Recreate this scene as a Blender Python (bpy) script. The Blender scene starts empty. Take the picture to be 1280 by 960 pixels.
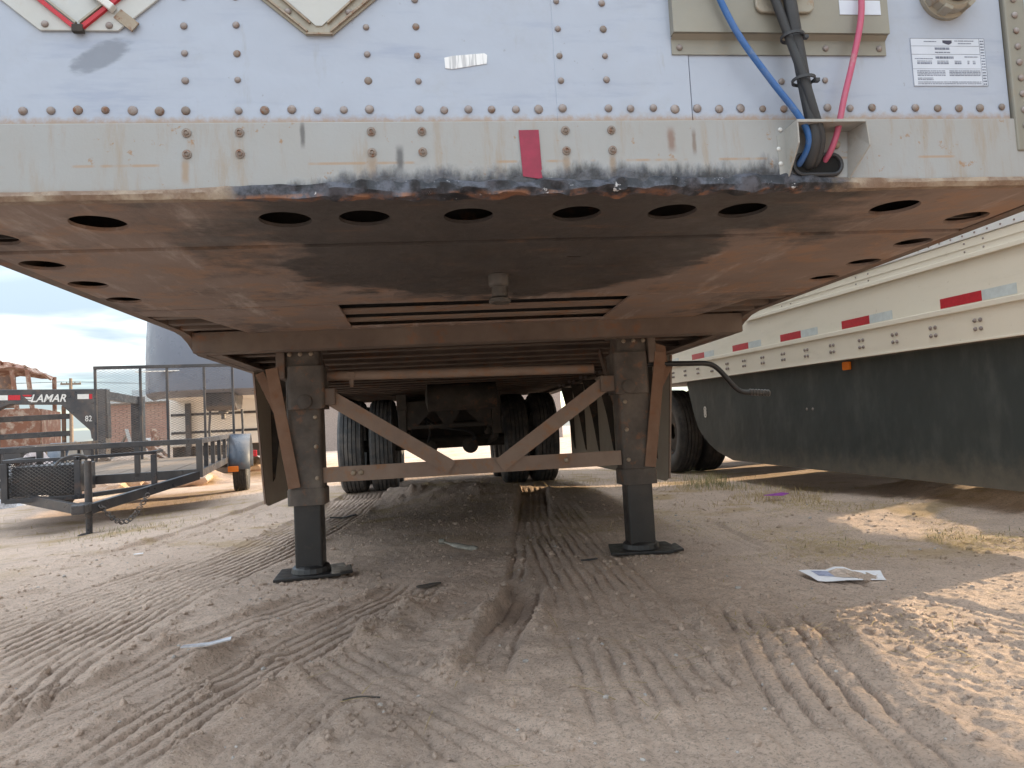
import bpy, bmesh, math, random
import numpy as np
from mathutils import Vector, Matrix
random.seed(7)
rng = np.random.RandomState(11)
R_ = math.radians
PI = math.pi
S = bpy.context.scene
COL = S.collection

# ------------------------------------------------------------------ camera, sky, sun, exposure
cam_d = bpy.data.cameras.new('camera')
cam = bpy.data.objects.new('camera', cam_d)
COL.objects.link(cam)
cam_d.sensor_fit = 'HORIZONTAL'
cam_d.sensor_width = 36.0
cam_d.lens = 36.0 * 884.0 / 1280.0
cam_d.clip_start = 0.05
cam_d.clip_end = 3000
YAW, PITCH, ROLL = 0.1109, 0.0626, -0.0536
fw = Vector((math.sin(YAW) * math.cos(PITCH), math.cos(YAW) * math.cos(PITCH), math.sin(PITCH)))
r0 = Vector((math.cos(YAW), -math.sin(YAW), 0))
u0 = r0.cross(fw)
cr = math.cos(ROLL) * r0 + math.sin(ROLL) * u0
cu = -math.sin(ROLL) * r0 + math.cos(ROLL) * u0
cam.matrix_world = Matrix(((cr.x, cu.x, -fw.x, -0.2195), (cr.y, cu.y, -fw.y, -1.4168),
                           (cr.z, cu.z, -fw.z, 0.6566), (0, 0, 0, 1)))
S.camera = cam

SUN_EL = R_(11.9)
SUN_DIR = Vector((math.cos(SUN_EL) * math.cos(R_(21)), math.cos(SUN_EL) * math.sin(R_(21)), math.sin(SUN_EL)))
sun_d = bpy.data.lights.new('sun', 'SUN')
sun_d.energy = 2.2
sun_d.angle = R_(0.9)
sun_d.color = (1.0, 0.77, 0.50)
sun = bpy.data.objects.new('sun', sun_d)
COL.objects.link(sun)
sun.rotation_euler = SUN_DIR.to_track_quat('Z', 'Y').to_euler()

W = bpy.data.worlds.new('World')
S.world = W
W.use_nodes = True
wn, wl = W.node_tree.nodes, W.node_tree.links
wn.clear()
SKY_STRENGTH = 0.15
CLOUD_HI = (5.6, 5.6, 5.55, 1)
CLOUD_LO = (2.0, 2.4, 2.75, 1)
sky = wn.new('ShaderNodeTexSky')
sky.sky_type = 'NISHITA'
sky.sun_disc = False
sky.sun_elevation = SUN_EL
sky.sun_rotation = math.atan2(SUN_DIR.x, SUN_DIR.y)
sky.air_density = 1.0
sky.dust_density = 0.3
sky.ozone_density = 1.5
tc = wn.new('ShaderNodeTexCoord')
sep = wn.new('ShaderNodeSeparateXYZ')
wl.new(tc.outputs['Generated'], sep.inputs[0])
def wmath(op, a, b=None, c=None):
    n = wn.new('ShaderNodeMath'); n.operation = op
    for i, v in enumerate((a, b, c)):
        if v is None: continue
        if isinstance(v, (int, float)): n.inputs[i].default_value = v
        else: wl.new(v, n.inputs[i])
    return n.outputs[0]
zz = wmath('ADD', wmath('MAXIMUM', sep.outputs['Z'], 0.0), 0.10)
cmb = wn.new('ShaderNodeCombineXYZ')
wl.new(wmath('DIVIDE', sep.outputs['X'], zz), cmb.inputs[0])
wl.new(wmath('DIVIDE', sep.outputs['Y'], zz), cmb.inputs[1])
def wnoise(scale, detail, rough, off, dist=0.3):
    mp = wn.new('ShaderNodeMapping'); mp.inputs['Location'].default_value = off
    mp.inputs['Rotation'].default_value = (0, 0, 0.5)
    mp.inputs['Scale'].default_value = (0.65, 1.25, 1)
    wl.new(cmb.outputs[0], mp.inputs[0])
    n = wn.new('ShaderNodeTexNoise'); n.inputs['Scale'].default_value = scale
    n.inputs['Detail'].default_value = detail; n.inputs['Roughness'].default_value = rough
    n.inputs['Distortion'].default_value = dist
    wl.new(mp.outputs[0], n.inputs['Vector'])
    return n.outputs['Fac']
def wrange(v, a, b):
    n = wn.new('ShaderNodeMapRange'); n.interpolation_type = 'SMOOTHSTEP'
    n.inputs[1].default_value = a; n.inputs[2].default_value = b
    wl.new(v, n.inputs[0]); return n.outputs[0]
cover = wrange(wnoise(0.55, 7, 0.55, (3.1, 1.7, 0)), 0.26, 0.46)
smp = wn.new('ShaderNodeMapping'); smp.inputs['Scale'].default_value = (2.6, 2.6, 17.0); smp.inputs['Location'].default_value = (4.2, 1.3, 0.75)
wl.new(tc.outputs['Generated'], smp.inputs[0])
sno = wn.new('ShaderNodeTexNoise'); sno.inputs['Scale'].default_value = 1.0; sno.inputs['Detail'].default_value = 5; sno.inputs['Roughness'].default_value = 0.5; sno.inputs['Distortion'].default_value = 0.5
wl.new(smp.outputs[0], sno.inputs['Vector'])
shade = wrange(sno.outputs['Fac'], 0.33, 0.58)
ccol = wn.new('ShaderNodeMixRGB'); ccol.inputs[1].default_value = CLOUD_HI; ccol.inputs[2].default_value = CLOUD_LO
wl.new(shade, ccol.inputs[0])
# clouds brightened towards the unseen zenith to light the ground, like standard overcast
lay = wmath('MULTIPLY_ADD', wmath('MAXIMUM', sep.outputs['Z'], 0.0), 0.95, 0.30)
lmul = wn.new('ShaderNodeVectorMath'); lmul.operation = 'SCALE'
wl.new(ccol.outputs[0], lmul.inputs[0]); wl.new(lay, lmul.inputs['Scale'])
mixs = wn.new('ShaderNodeMixRGB')
wl.new(wmath('MULTIPLY', cover, 0.93), mixs.inputs[0])
wl.new(sky.outputs[0], mixs.inputs[1]); wl.new(lmul.outputs[0], mixs.inputs[2])
bg = wn.new('ShaderNodeBackground'); bg.inputs['Strength'].default_value = SKY_STRENGTH
wl.new(mixs.outputs[0], bg.inputs['Color'])
wo = wn.new('ShaderNodeOutputWorld'); wl.new(bg.outputs[0], wo.inputs['Surface'])

S.view_settings.view_transform = 'Standard'
S.view_settings.look = 'None'
S.view_settings.exposure = 2.22
S.view_settings.gamma = 1.0
S.view_settings.use_curve_mapping = False
S.render.engine = 'CYCLES'
S.cycles.max_bounces = 8
S.cycles.diffuse_bounces = 5
S.cycles.use_denoising = True

# ------------------------------------------------------------------ material helpers
class NT:
    def __init__(s, name):
        s.m = bpy.data.materials.new(name); s.m.use_nodes = True
        s.n, s.l = s.m.node_tree.nodes, s.m.node_tree.links
        s.n.clear()
        s.out = s.n.new('ShaderNodeOutputMaterial')
        s.b = s.n.new('ShaderNodeBsdfPrincipled')
        s.l.new(s.b.outputs[0], s.out.inputs['Surface'])
        g = s.n.new('ShaderNodeNewGeometry'); s.pos = g.outputs['Position']
        sp = s.n.new('ShaderNodeSeparateXYZ'); s.l.new(s.pos, sp.inputs[0])
        s.x, s.y, s.z = sp.outputs
    def put(s, sock, v):
        if isinstance(v, bpy.types.NodeSocket): s.l.new(v, sock)
        elif isinstance(v, (tuple, list)) and len(v) == 3 and sock.type == 'RGBA': sock.default_value = (*v, 1)
        else: sock.default_value = v
    def math(s, op, a, b=None, c=None, clamp=False):
        n = s.n.new('ShaderNodeMath'); n.operation = op; n.use_clamp = clamp
        for i, v in enumerate((a, b, c)):
            if v is not None: s.put(n.inputs[i], v)
        return n.outputs[0]
    def noise(s, scale, detail=4, rough=0.55, sc=None, off=(0, 0, 0), dist=0.0):
        mp = s.n.new('ShaderNodeMapping'); mp.inputs['Location'].default_value = off
        if sc: mp.inputs['Scale'].default_value = sc
        s.l.new(s.pos, mp.inputs[0])
        n = s.n.new('ShaderNodeTexNoise'); n.inputs['Scale'].default_value = scale
        n.inputs['Detail'].default_value = detail; n.inputs['Roughness'].default_value = rough
        n.inputs['Distortion'].default_value = dist
        s.l.new(mp.outputs[0], n.inputs['Vector'])
        return n.outputs['Fac']
    def rng(s, v, a, b, lo=0.0, hi=1.0):
        n = s.n.new('ShaderNodeMapRange'); n.interpolation_type = 'SMOOTHSTEP'
        s.put(n.inputs[0], v)
        for i, q in ((1, a), (2, b), (3, lo), (4, hi)): s.put(n.inputs[i], q)
        return n.outputs[0]
    def mix(s, f, a, b, mode='MIX'):
        n = s.n.new('ShaderNodeMixRGB'); n.blend_type = mode
        s.put(n.inputs[0], f); s.put(n.inputs[1], a); s.put(n.inputs[2], b)
        return n.outputs[0]
    def mul(s, *a):
        r = a[0]
        for q in a[1:]: r = s.math('MULTIPLY', r, q)
        return r
    def bump(s, h, strength=0.3, dist=0.01):
        n = s.n.new('ShaderNodeBump'); n.inputs['Strength'].default_value = strength
        n.inputs['Distance'].default_value = dist
        s.put(n.inputs['Height'], h); s.l.new(n.outputs[0], s.b.inputs['Normal'])
    def fin(s, col, rough=0.7, metal=0.0, spec=None):
        s.put(s.b.inputs['Base Color'], col); s.put(s.b.inputs['Roughness'], rough)
        s.put(s.b.inputs['Metallic'], metal)
        if spec is not None: s.b.inputs['Specular IOR Level'].default_value = spec
        return s.m

def worn(name, a, b, rust=(0.20, 0.085, 0.04), rust_amt=0.35, rough=0.6, metal=0.0, scale=6.0, bump=0.2, dust=0.25, dustcol=(0.36, 0.29, 0.23)):
    t = NT(name)
    c = t.mix(t.noise(scale, 5, 0.6), a, b)
    f = t.rng(t.noise(scale * 1.7, 7, 0.68, off=(3, 7, 1)), 0.62 - rust_amt * 0.25, 0.74 - rust_amt * 0.15)
    c = t.mix(t.math('MULTIPLY', f, min(1, rust_amt * 2)), c, rust)
    c = t.mix(t.math('MULTIPLY', t.rng(t.noise(scale * 0.6, 6, 0.6, off=(9, 2, 5)), 0.35, 0.75), dust), c, dustcol)
    t.bump(t.noise(scale * 14, 5, 0.6), bump, 0.004)
    return t.fin(c, t.rng(t.noise(scale * 3, 3), 0.2, 0.8, rough - 0.12, rough + 0.12), metal)

def plain(name, c, rough=0.5, metal=0.0, var=0.12, scale=20):
    t = NT(name)
    d = tuple(max(0, q * (1 - var * 2)) for q in c)
    return t.fin(t.mix(t.rng(t.noise(scale, 5, 0.6), 0.3, 0.7), c, d), rough, metal)

MT = {}
# white front skin of the near trailer
t = NT('white_skin')
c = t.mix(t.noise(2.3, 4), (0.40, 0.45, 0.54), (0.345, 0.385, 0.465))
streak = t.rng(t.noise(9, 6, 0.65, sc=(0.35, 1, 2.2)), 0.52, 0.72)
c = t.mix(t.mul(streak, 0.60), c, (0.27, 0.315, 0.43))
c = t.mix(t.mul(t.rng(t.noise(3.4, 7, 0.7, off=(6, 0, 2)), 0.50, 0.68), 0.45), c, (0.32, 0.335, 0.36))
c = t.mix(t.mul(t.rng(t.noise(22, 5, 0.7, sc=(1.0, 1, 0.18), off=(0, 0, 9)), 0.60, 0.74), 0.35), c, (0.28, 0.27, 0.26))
# rubbed grey smear beside the left placard holder
dx = t.math('ADD', t.x, 0.835); dz = t.math('SUBTRACT', t.z, 1.425)
ru = t.math('ADD', t.mul(dx, 0.88), t.mul(dz, 0.47)); rv = t.math('SUBTRACT', t.mul(dz, 0.88), t.mul(dx, 0.47))
rr = t.math('ADD', t.math('POWER', t.math('DIVIDE', ru, 0.066), 2.0), t.math('POWER', t.math('DIVIDE', rv, 0.026), 2.0))
sm = t.rng(t.math('ADD', rr, t.mul(t.noise(40, 4, 0.6, sc=(1, 1, 2.5)), 1.2)), 1.0, 1.75, 1.0, 0.0)
c = t.mix(t.mul(sm, 0.9), c, (0.20, 0.225, 0.275))
# fine scratch specks
c = t.mix(t.mul(t.rng(t.noise(70, 3, 0.7, sc=(1, 1, 0.6)), 0.70, 0.74), 0.55), c, (0.25, 0.26, 0.29))
# rust line creeping up from the lower edge
edge = t.rng(t.math('ADD', t.z, t.mul(t.noise(60, 4, 0.7), -0.030)), 1.272, 1.292, 1.0, 0.0)
c = t.mix(t.mul(edge, 0.8), c, (0.33, 0.22, 0.13))
t.bump(t.math('ADD', t.noise(4, 3), t.mul(t.noise(13, 3), 0.3)), 0.35, 0.02)
MT['skin'] = t.fin(c, 0.38)
# dirty cream lower front rail with charred bottom edge
t = NT('front_rail_paint')
c = t.mix(t.noise(4, 5), (0.345, 0.37, 0.395), (0.31, 0.295, 0.265))
c = t.mix(t.mul(t.rng(t.noise(14, 6, 0.7, sc=(1.6, 1, 0.25)), 0.48, 0.70), 0.6), c, (0.30, 0.235, 0.165))
c = t.mix(t.mul(t.rng(t.noise(30, 6, 0.7, off=(2, 0, 4)), 0.62, 0.70), 0.8), c, (0.30, 0.17, 0.08))
hl = t.rng(t.math('ABSOLUTE', t.math('SUBTRACT', t.z, 1.202)), 0.001, 0.004, 1.0, 0.0)
c = t.mix(t.mul(hl, t.rng(t.noise(7, 3, 0.6, sc=(1, 1, 0.1)), 0.5, 0.56), 0.6), c, (0.36, 0.22, 0.11))
for sxx, ww, z0_, cc_ in ((0.302, 0.012, 1.245, (0.20, 0.11, 0.075)), (0.352, 0.006, 1.24, (0.17, 0.12, 0.09)), (-0.455, 0.006, 1.262, (0.07, 0.065, 0.065)), (-0.265, 0.010, 1.21, (0.05, 0.05, 0.055)), (0.075, 0.010, 1.19, (0.28, 0.20, 0.13)), (-0.32, 0.012, 1.19, (0.28, 0.20, 0.13)), (0.173, 0.010, 1.19, (0.27, 0.19, 0.12)), (-0.68, 0.010, 1.19, (0.30, 0.21, 0.13))):
    mk = t.mul(t.rng(t.math('ADD', t.math('ABSOLUTE', t.math('SUBTRACT', t.x, sxx)), t.mul(t.noise(35, 5, 0.7), ww)), ww * 0.7, ww * 1.6, 1.0, 0.0), t.rng(t.math('ABSOLUTE', t.math('SUBTRACT', t.z, z0_)), 0.012, 0.034, 1.0, 0.0))
    c = t.mix(t.mul(mk, 0.75), c, cc_)
lowr = t.rng(t.math('ADD', t.z, t.mul(t.noise(12, 4), -0.03)), 1.125, 1.145, 1.0, 0.0)
c = t.mix(t.mul(lowr, 0.7), c, (0.26, 0.17, 0.10))
lvl = t.mul(t.rng(t.x, -0.78, -0.30), t.rng(t.x, 0.52, 0.86, 1.0, 0.0))
thr = t.math('ADD', 1.110, t.mul(lvl, 0.068))
thr = t.math('ADD', thr, t.mul(t.math('SUBTRACT', t.noise(11, 6, 0.65, sc=(1, 1, 0.4)), 0.5), 0.12))
char = t.math('SUBTRACT', thr, t.z)
soot = t.rng(char, -0.022, 0.012)
c = t.mix(t.mul(soot, 0.93), c, t.mix(t.rng(t.noise(26, 6, 0.7), 0.4, 0.62), (0.016, 0.018, 0.024), (0.075, 0.08, 0.10)))
t.bump(t.math('ADD', t.mul(t.noise(45, 5, 0.7), t.math('ADD', soot, 0.12)), t.noise(3, 2)), 0.5, 0.012)
MT['rail'] = t.fin(c, 0.6)
t = NT('charred_lip')
c = t.mix(t.rng(t.noise(20, 6, 0.7), 0.38, 0.62), (0.03, 0.032, 0.04), (0.13, 0.135, 0.16))
c = t.mix(t.rng(t.noise(33, 4, 0.7, off=(4, 1, 0)), 0.64, 0.69), c, (0.55, 0.56, 0.58))
c = t.mix(t.mul(t.rng(t.noise(9, 5, 0.7, off=(1, 5, 2)), 0.55, 0.64), 0.8), c, (0.30, 0.13, 0.06))
t.bump(t.noise(60, 5, 0.7), 0.6, 0.006)
MT['lip'] = t.fin(c, 0.5)
# rusty underside plate with fire-blackened and greasy middle
t = NT('rusty_plate')
c = t.mix(t.noise(3.5, 6, 0.6), (0.34, 0.26, 0.222), (0.16, 0.118, 0.10))
c = t.mix(t.mul(t.rng(t.noise(6, 7, 0.7, off=(5, 1, 0)), 0.47, 0.62), 0.55), c, (0.36, 0.205, 0.12))
c = t.mix(t.mul(t.rng(t.noise(5, 7, 0.68, sc=(2.2, 0.5, 1), off=(1, 8, 0)), 0.52, 0.72), 0.65), c, (0.50, 0.43, 0.39))
c = t.mix(t.mul(t.rng(t.noise(2.1, 7, 0.7, off=(11, 4, 0)), 0.53, 0.66), 0.75), c, (0.085, 0.07, 0.065))
wob = t.math('ADD', t.mul(t.math('SUBTRACT', t.noise(3.2, 7, 0.70, off=(0, 3, 0)), 0.5), 0.72), t.mul(t.math('SUBTRACT', t.noise(11, 6, 0.7, sc=(0.6, 1.6, 1), off=(2, 3, 0)), 0.5), 0.45))
dk = t.math('POWER', t.math('DIVIDE', t.math('ADD', t.x, -0.02), 0.60), 2.0)
dk = t.math('ADD', dk, t.math('POWER', t.math('DIVIDE', t.math('SUBTRACT', t.y, 0.52), 0.62), 2.0))
grease = t.rng(t.math('ADD', t.math('SQRT', dk), wob), 0.94, 1.07, 1.0, 0.0)
strip = t.mul(t.rng(t.math('ADD', t.math('ABSOLUTE', t.math('ADD', t.x, -0.06)), wob), 0.62, 0.92, 1.0, 0.0), t.rng(t.math('ADD', t.y, wob), 0.32, 0.52, 1.0, 0.0))
burn = t.math('MAXIMUM', grease, strip)
dcol = t.mix(t.noise(5, 6, 0.65), (0.018, 0.018, 0.019), (0.075, 0.066, 0.062))
dcol = t.mix(t.mul(t.rng(t.noise(8, 7, 0.72, sc=(0.5, 2.5, 1), off=(7, 0, 0)), 0.58, 0.70), 0.7), dcol, (0.17, 0.09, 0.05))
c = t.mix(t.mul(burn, 0.92), c, dcol)
t.bump(t.math('ADD', t.noise(60, 5, 0.65), t.mul(t.noise(5, 3), 2.5)), 0.3, 0.006)
MT['plate'] = t.fin(c, t.math('SUBTRACT', 0.75, t.mul(burn, t.rng(t.noise(7, 5, 0.6), 0.3, 0.7, 0.10, 0.42))), 0.0)
MT['dusty'] = worn('dusty_brown_steel', (0.185, 0.138, 0.11), (0.085, 0.063, 0.053), rust_amt=0.4, rough=0.8, dust=0.25)
MT['leg'] = worn('leg_steel', (0.115, 0.095, 0.08), (0.03, 0.027, 0.026), rust_amt=0.35, rough=0.7, dust=0.28, scale=9)
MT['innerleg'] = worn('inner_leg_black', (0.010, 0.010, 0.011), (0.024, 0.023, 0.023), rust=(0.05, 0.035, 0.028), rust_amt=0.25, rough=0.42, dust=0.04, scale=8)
MT['brace'] = worn('tan_brace_steel', (0.29, 0.21, 0.165), (0.17, 0.12, 0.095), rust=(0.27, 0.14, 0.075), rust_amt=0.5, rough=0.8, dust=0.3, scale=8)
MT['orange'] = worn('rust_orange_steel', (0.26, 0.145, 0.09), (0.13, 0.075, 0.05), rust_amt=0.3, rough=0.85, dust=0.2, scale=8)
MT['dark'] = worn('dark_undercarriage', (0.05, 0.043, 0.038), (0.025, 0.022, 0.02), rust_amt=0.3, rough=0.8, dust=0.15)
MT['grey'] = worn('galvanised_steel', (0.27, 0.26, 0.225), (0.215, 0.205, 0.17), rust=(0.30, 0.21, 0.12), rust_amt=0.15, rough=0.5, metal=0.25, scale=5, dust=0.3, dustcol=(0.40, 0.36, 0.28), bump=0.08)
MT['greybrk'] = worn('zinc_bracket', (0.42, 0.42, 0.40), (0.30, 0.29, 0.27), rust=(0.34, 0.22, 0.11), rust_amt=0.35, rough=0.55, metal=0.2, scale=14)
MT['rivet'] = worn('rivet_metal', (0.34, 0.30, 0.29), (0.21, 0.18, 0.17), rust=(0.20, 0.12, 0.08), rust_amt=0.4, rough=0.5, metal=0.35, scale=30)
MT['oldrivet'] = worn('old_rivet', (0.27, 0.23, 0.20), (0.17, 0.14, 0.125), rust_amt=0.5, rough=0.6, metal=0.2, scale=40)
MT['bolt'] = worn('rusty_bolt', (0.38, 0.33, 0.26), (0.26, 0.20, 0.14), rust_amt=0.5, rough=0.6, metal=0.2, scale=40)
MT['kingpin'] = worn('worn_kingpin', (0.13, 0.12, 0.11), (0.05, 0.047, 0.045), rust_amt=0.2, rough=0.4, metal=0.45, scale=25, dust=0.1)
def rubber(name, col, ground):
    t = NT(name)
    c = t.mix(t.noise(6, 5), col, tuple(q * 0.6 for q in col))
    c = t.mix(t.mul(t.rng(t.noise(10, 6, 0.7), 0.4, 0.7), ground), c, (0.30, 0.25, 0.21))
    t.bump(t.noise(60, 4), 0.25, 0.003)
    return t.fin(c, 0.75)
MT['tyre'] = rubber('dusty_tyre_rubber', (0.075, 0.078, 0.083), 0.35)
MT['tyre_dark'] = rubber('dark_tyre_rubber', (0.030, 0.030, 0.031), 0.12)
MT['rim'] = worn('wheel_rim', (0.5, 0.5, 0.5), (0.36, 0.35, 0.33), rust_amt=0.3, rough=0.5, metal=0.2)
MT['blue'] = worn('blue_hose', (0.025, 0.13, 0.38), (0.02, 0.10, 0.30), rust=(0.12, 0.17, 0.26), rust_amt=0.35, rough=0.5, dust=0.12, scale=16, bump=0.05)
MT['red'] = worn('red_hose', (0.50, 0.09, 0.17), (0.42, 0.075, 0.14), rust=(0.42, 0.20, 0.22), rust_amt=0.35, rough=0.5, dust=0.12, scale=16, bump=0.05)
MT['black'] = plain('black_cable', (0.035, 0.036, 0.04), 0.5)
MT['redtape'] = plain('red_reflective', (0.30, 0.010, 0.045), 0.35, var=0.12, scale=40)
MT['redtape2'] = plain('red_reflective_side', (0.50, 0.012, 0.025), 0.35, var=0.1, scale=40)
MT['whitetape'] = plain('white_reflective', (0.60, 0.65, 0.66), 0.35, var=0.08)
MT['sticker'] = plain('sticker_white', (0.58, 0.63, 0.72), 0.4, var=0.03)
MT['ink'] = plain('sticker_ink', (0.22, 0.25, 0.33), 0.5, var=0.2)
MT['ink2'] = plain('sticker_ink_dark', (0.05, 0.05, 0.09), 0.5, var=0.2)
t = NT('peeling_silver_tape')
c = t.mix(t.rng(t.noise(60, 3, 0.6, sc=(2.2, 1, 0.15)), 0.42, 0.56), (0.78, 0.79, 0.80), (0.48, 0.49, 0.51))
MT['silver'] = t.fin(c, 0.35)
# cream neighbour trailer
t = NT('cream_paint')
c = t.mix(t.noise(1.5, 4), (0.80, 0.75, 0.645), (0.74, 0.69, 0.585))
c = t.mix(t.mul(t.rng(t.noise(5, 6, 0.65, sc=(1, 0.4, 1.8)), 0.5, 0.75), 0.35), c, (0.60, 0.56, 0.46))
c = t.mix(t.mul(t.rng(t.noise(30, 5, 0.7), 0.64, 0.70), 0.4), c, (0.50, 0.44, 0.34))
MT['cream'] = t.fin(c, 0.42)
t = NT('dark_green_skirt')
c = t.mix(t.noise(2.2, 5, 0.6, sc=(1, 1, 0.5)), (0.044, 0.053, 0.053), (0.027, 0.034, 0.035))
c = t.mix(t.mul(t.rng(t.noise(4, 6, 0.65, sc=(1.4, 1.4, 0.5)), 0.45, 0.75), 0.35), c, (0.12, 0.125, 0.118))
c = t.mix(t.mul(t.rng(t.math('ADD', t.z, t.mul(t.noise(9, 5, 0.7), 0.30)), 0.30, 0.55, 1.0, 0.0), 0.5), c, (0.20, 0.17, 0.13))
t.bump(t.noise(2.5, 3), 0.35, 0.05)
MT['skirt'] = t.fin(c, 0.62)
MT['tanskirt'] = worn('tan_grey_skirt', (0.47, 0.41, 0.33), (0.35, 0.30, 0.245), rust_amt=0.1, rough=0.7, dust=0.4, scale=4)
t = NT('amber_lens'); MT['amber'] = t.fin((0.75, 0.20, 0.02), 0.25)
t = NT('red_lens'); MT['redlens'] = t.fin((0.5, 0.02, 0.03), 0.25)
MT['blk'] = worn('black_trailer_paint', (0.020, 0.022, 0.028), (0.042, 0.043, 0.05), rust=(0.10, 0.06, 0.045), rust_amt=0.3, rough=0.35, dust=0.18, scale=4)
MT['blkmesh'] = worn('mesh_metal', (0.05, 0.05, 0.055), (0.08, 0.075, 0.075), rust=(0.13, 0.075, 0.05), rust_amt=0.35, rough=0.5, dust=0.25)
MT['fender'] = worn('blue_grey_fender', (0.075, 0.10, 0.14), (0.05, 0.065, 0.09), rust_amt=0.15, rough=0.35, dust=0.2)
MT['rvgrey'] = worn('grey_fibreglass', (0.145, 0.158, 0.195), (0.12, 0.132, 0.165), rust=(0.13, 0.14, 0.165), rust_amt=0.1, rough=0.35, dust=0.05, scale=2, bump=0.03)
MT['rvwhite'] = worn('camper_white', (0.84, 0.82, 0.77), (0.78, 0.76, 0.70), rust=(0.5, 0.45, 0.36), rust_amt=0.12, rough=0.45, dust=0.1, scale=2, bump=0.03)
MT['letter'] = plain('lettering_grey_white', (0.66, 0.66, 0.64), 0.45, var=0.05)
MT['burnt'] = worn('burnt_rust_body', (0.30, 0.12, 0.06), (0.17, 0.07, 0.045), rust=(0.45, 0.33, 0.25), rust_amt=0.55, rough=0.65, dust=0.2, scale=3)
MT['scrap'] = worn('scrap_rust', (0.20, 0.10, 0.065), (0.08, 0.06, 0.05), rust=(0.33, 0.16, 0.08), rust_amt=0.5, rough=0.85, dust=0.3)
MT['wood'] = worn('weathered_wood', (0.20, 0.15, 0.11), (0.13, 0.10, 0.08), rust_amt=0.05, rough=0.9, dust=0.2)
MT['cloth'] = plain('pinkish_cloth', (0.62, 0.53, 0.52), 0.9, var=0.2, scale=9)
MT['mortar'] = plain('mortar', (0.34, 0.28, 0.25), 0.9)
MT['brick'] = worn('brick_red', (0.33, 0.20, 0.155), (0.27, 0.155, 0.12), rust_amt=0.05, rough=0.9, dust=0.3, scale=1.2)
MT['fascia'] = plain('pale_fascia', (0.42, 0.45, 0.46), 0.6)
MT['paper'] = plain('white_paper', (0.80, 0.79, 0.82), 0.7, var=0.06, scale=30)
MT['papertan'] = plain('brown_print', (0.58, 0.46, 0.38), 0.7, var=0.2, scale=60)
MT['paperblue'] = plain('blue_grey_print', (0.36, 0.39, 0.55), 0.7, var=0.2, scale=60)
MT['bottle'] = plain('clouded_plastic', (0.58, 0.56, 0.50), 0.25, var=0.2, scale=40)
MT['film'] = plain('clear_wrap', (0.62, 0.63, 0.68), 0.2, var=0.2, scale=40)
MT['purple'] = plain('purple_foil', (0.42, 0.06, 0.50), 0.35, var=0.2, scale=40)
MT['placard'] = worn('placard_white', (0.52, 0.54, 0.54), (0.44, 0.45, 0.43), rust=(0.36, 0.24, 0.12), rust_amt=0.12, rough=0.45, dust=0.15, scale=10, dustcol=(0.45, 0.40, 0.30), bump=0.05)
MT['holder'] = worn('placard_holder_metal', (0.38, 0.36, 0.30), (0.28, 0.26, 0.21), rust=(0.30, 0.18, 0.09), rust_amt=0.35, rough=0.5, metal=0.15, scale=14)
MT['deck'] = worn('underside_floor', (0.06, 0.05, 0.042), (0.035, 0.03, 0.026), rust_amt=0.2, rough=0.9, dust=0.15)
t = NT('hole_shade_black'); MT['hole_shade'] = t.fin((0.004, 0.004, 0.004), 0.9)
MT['whitebody'] = plain('white_body', (0.72, 0.73, 0.74), 0.45, var=0.05, scale=1)

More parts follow.
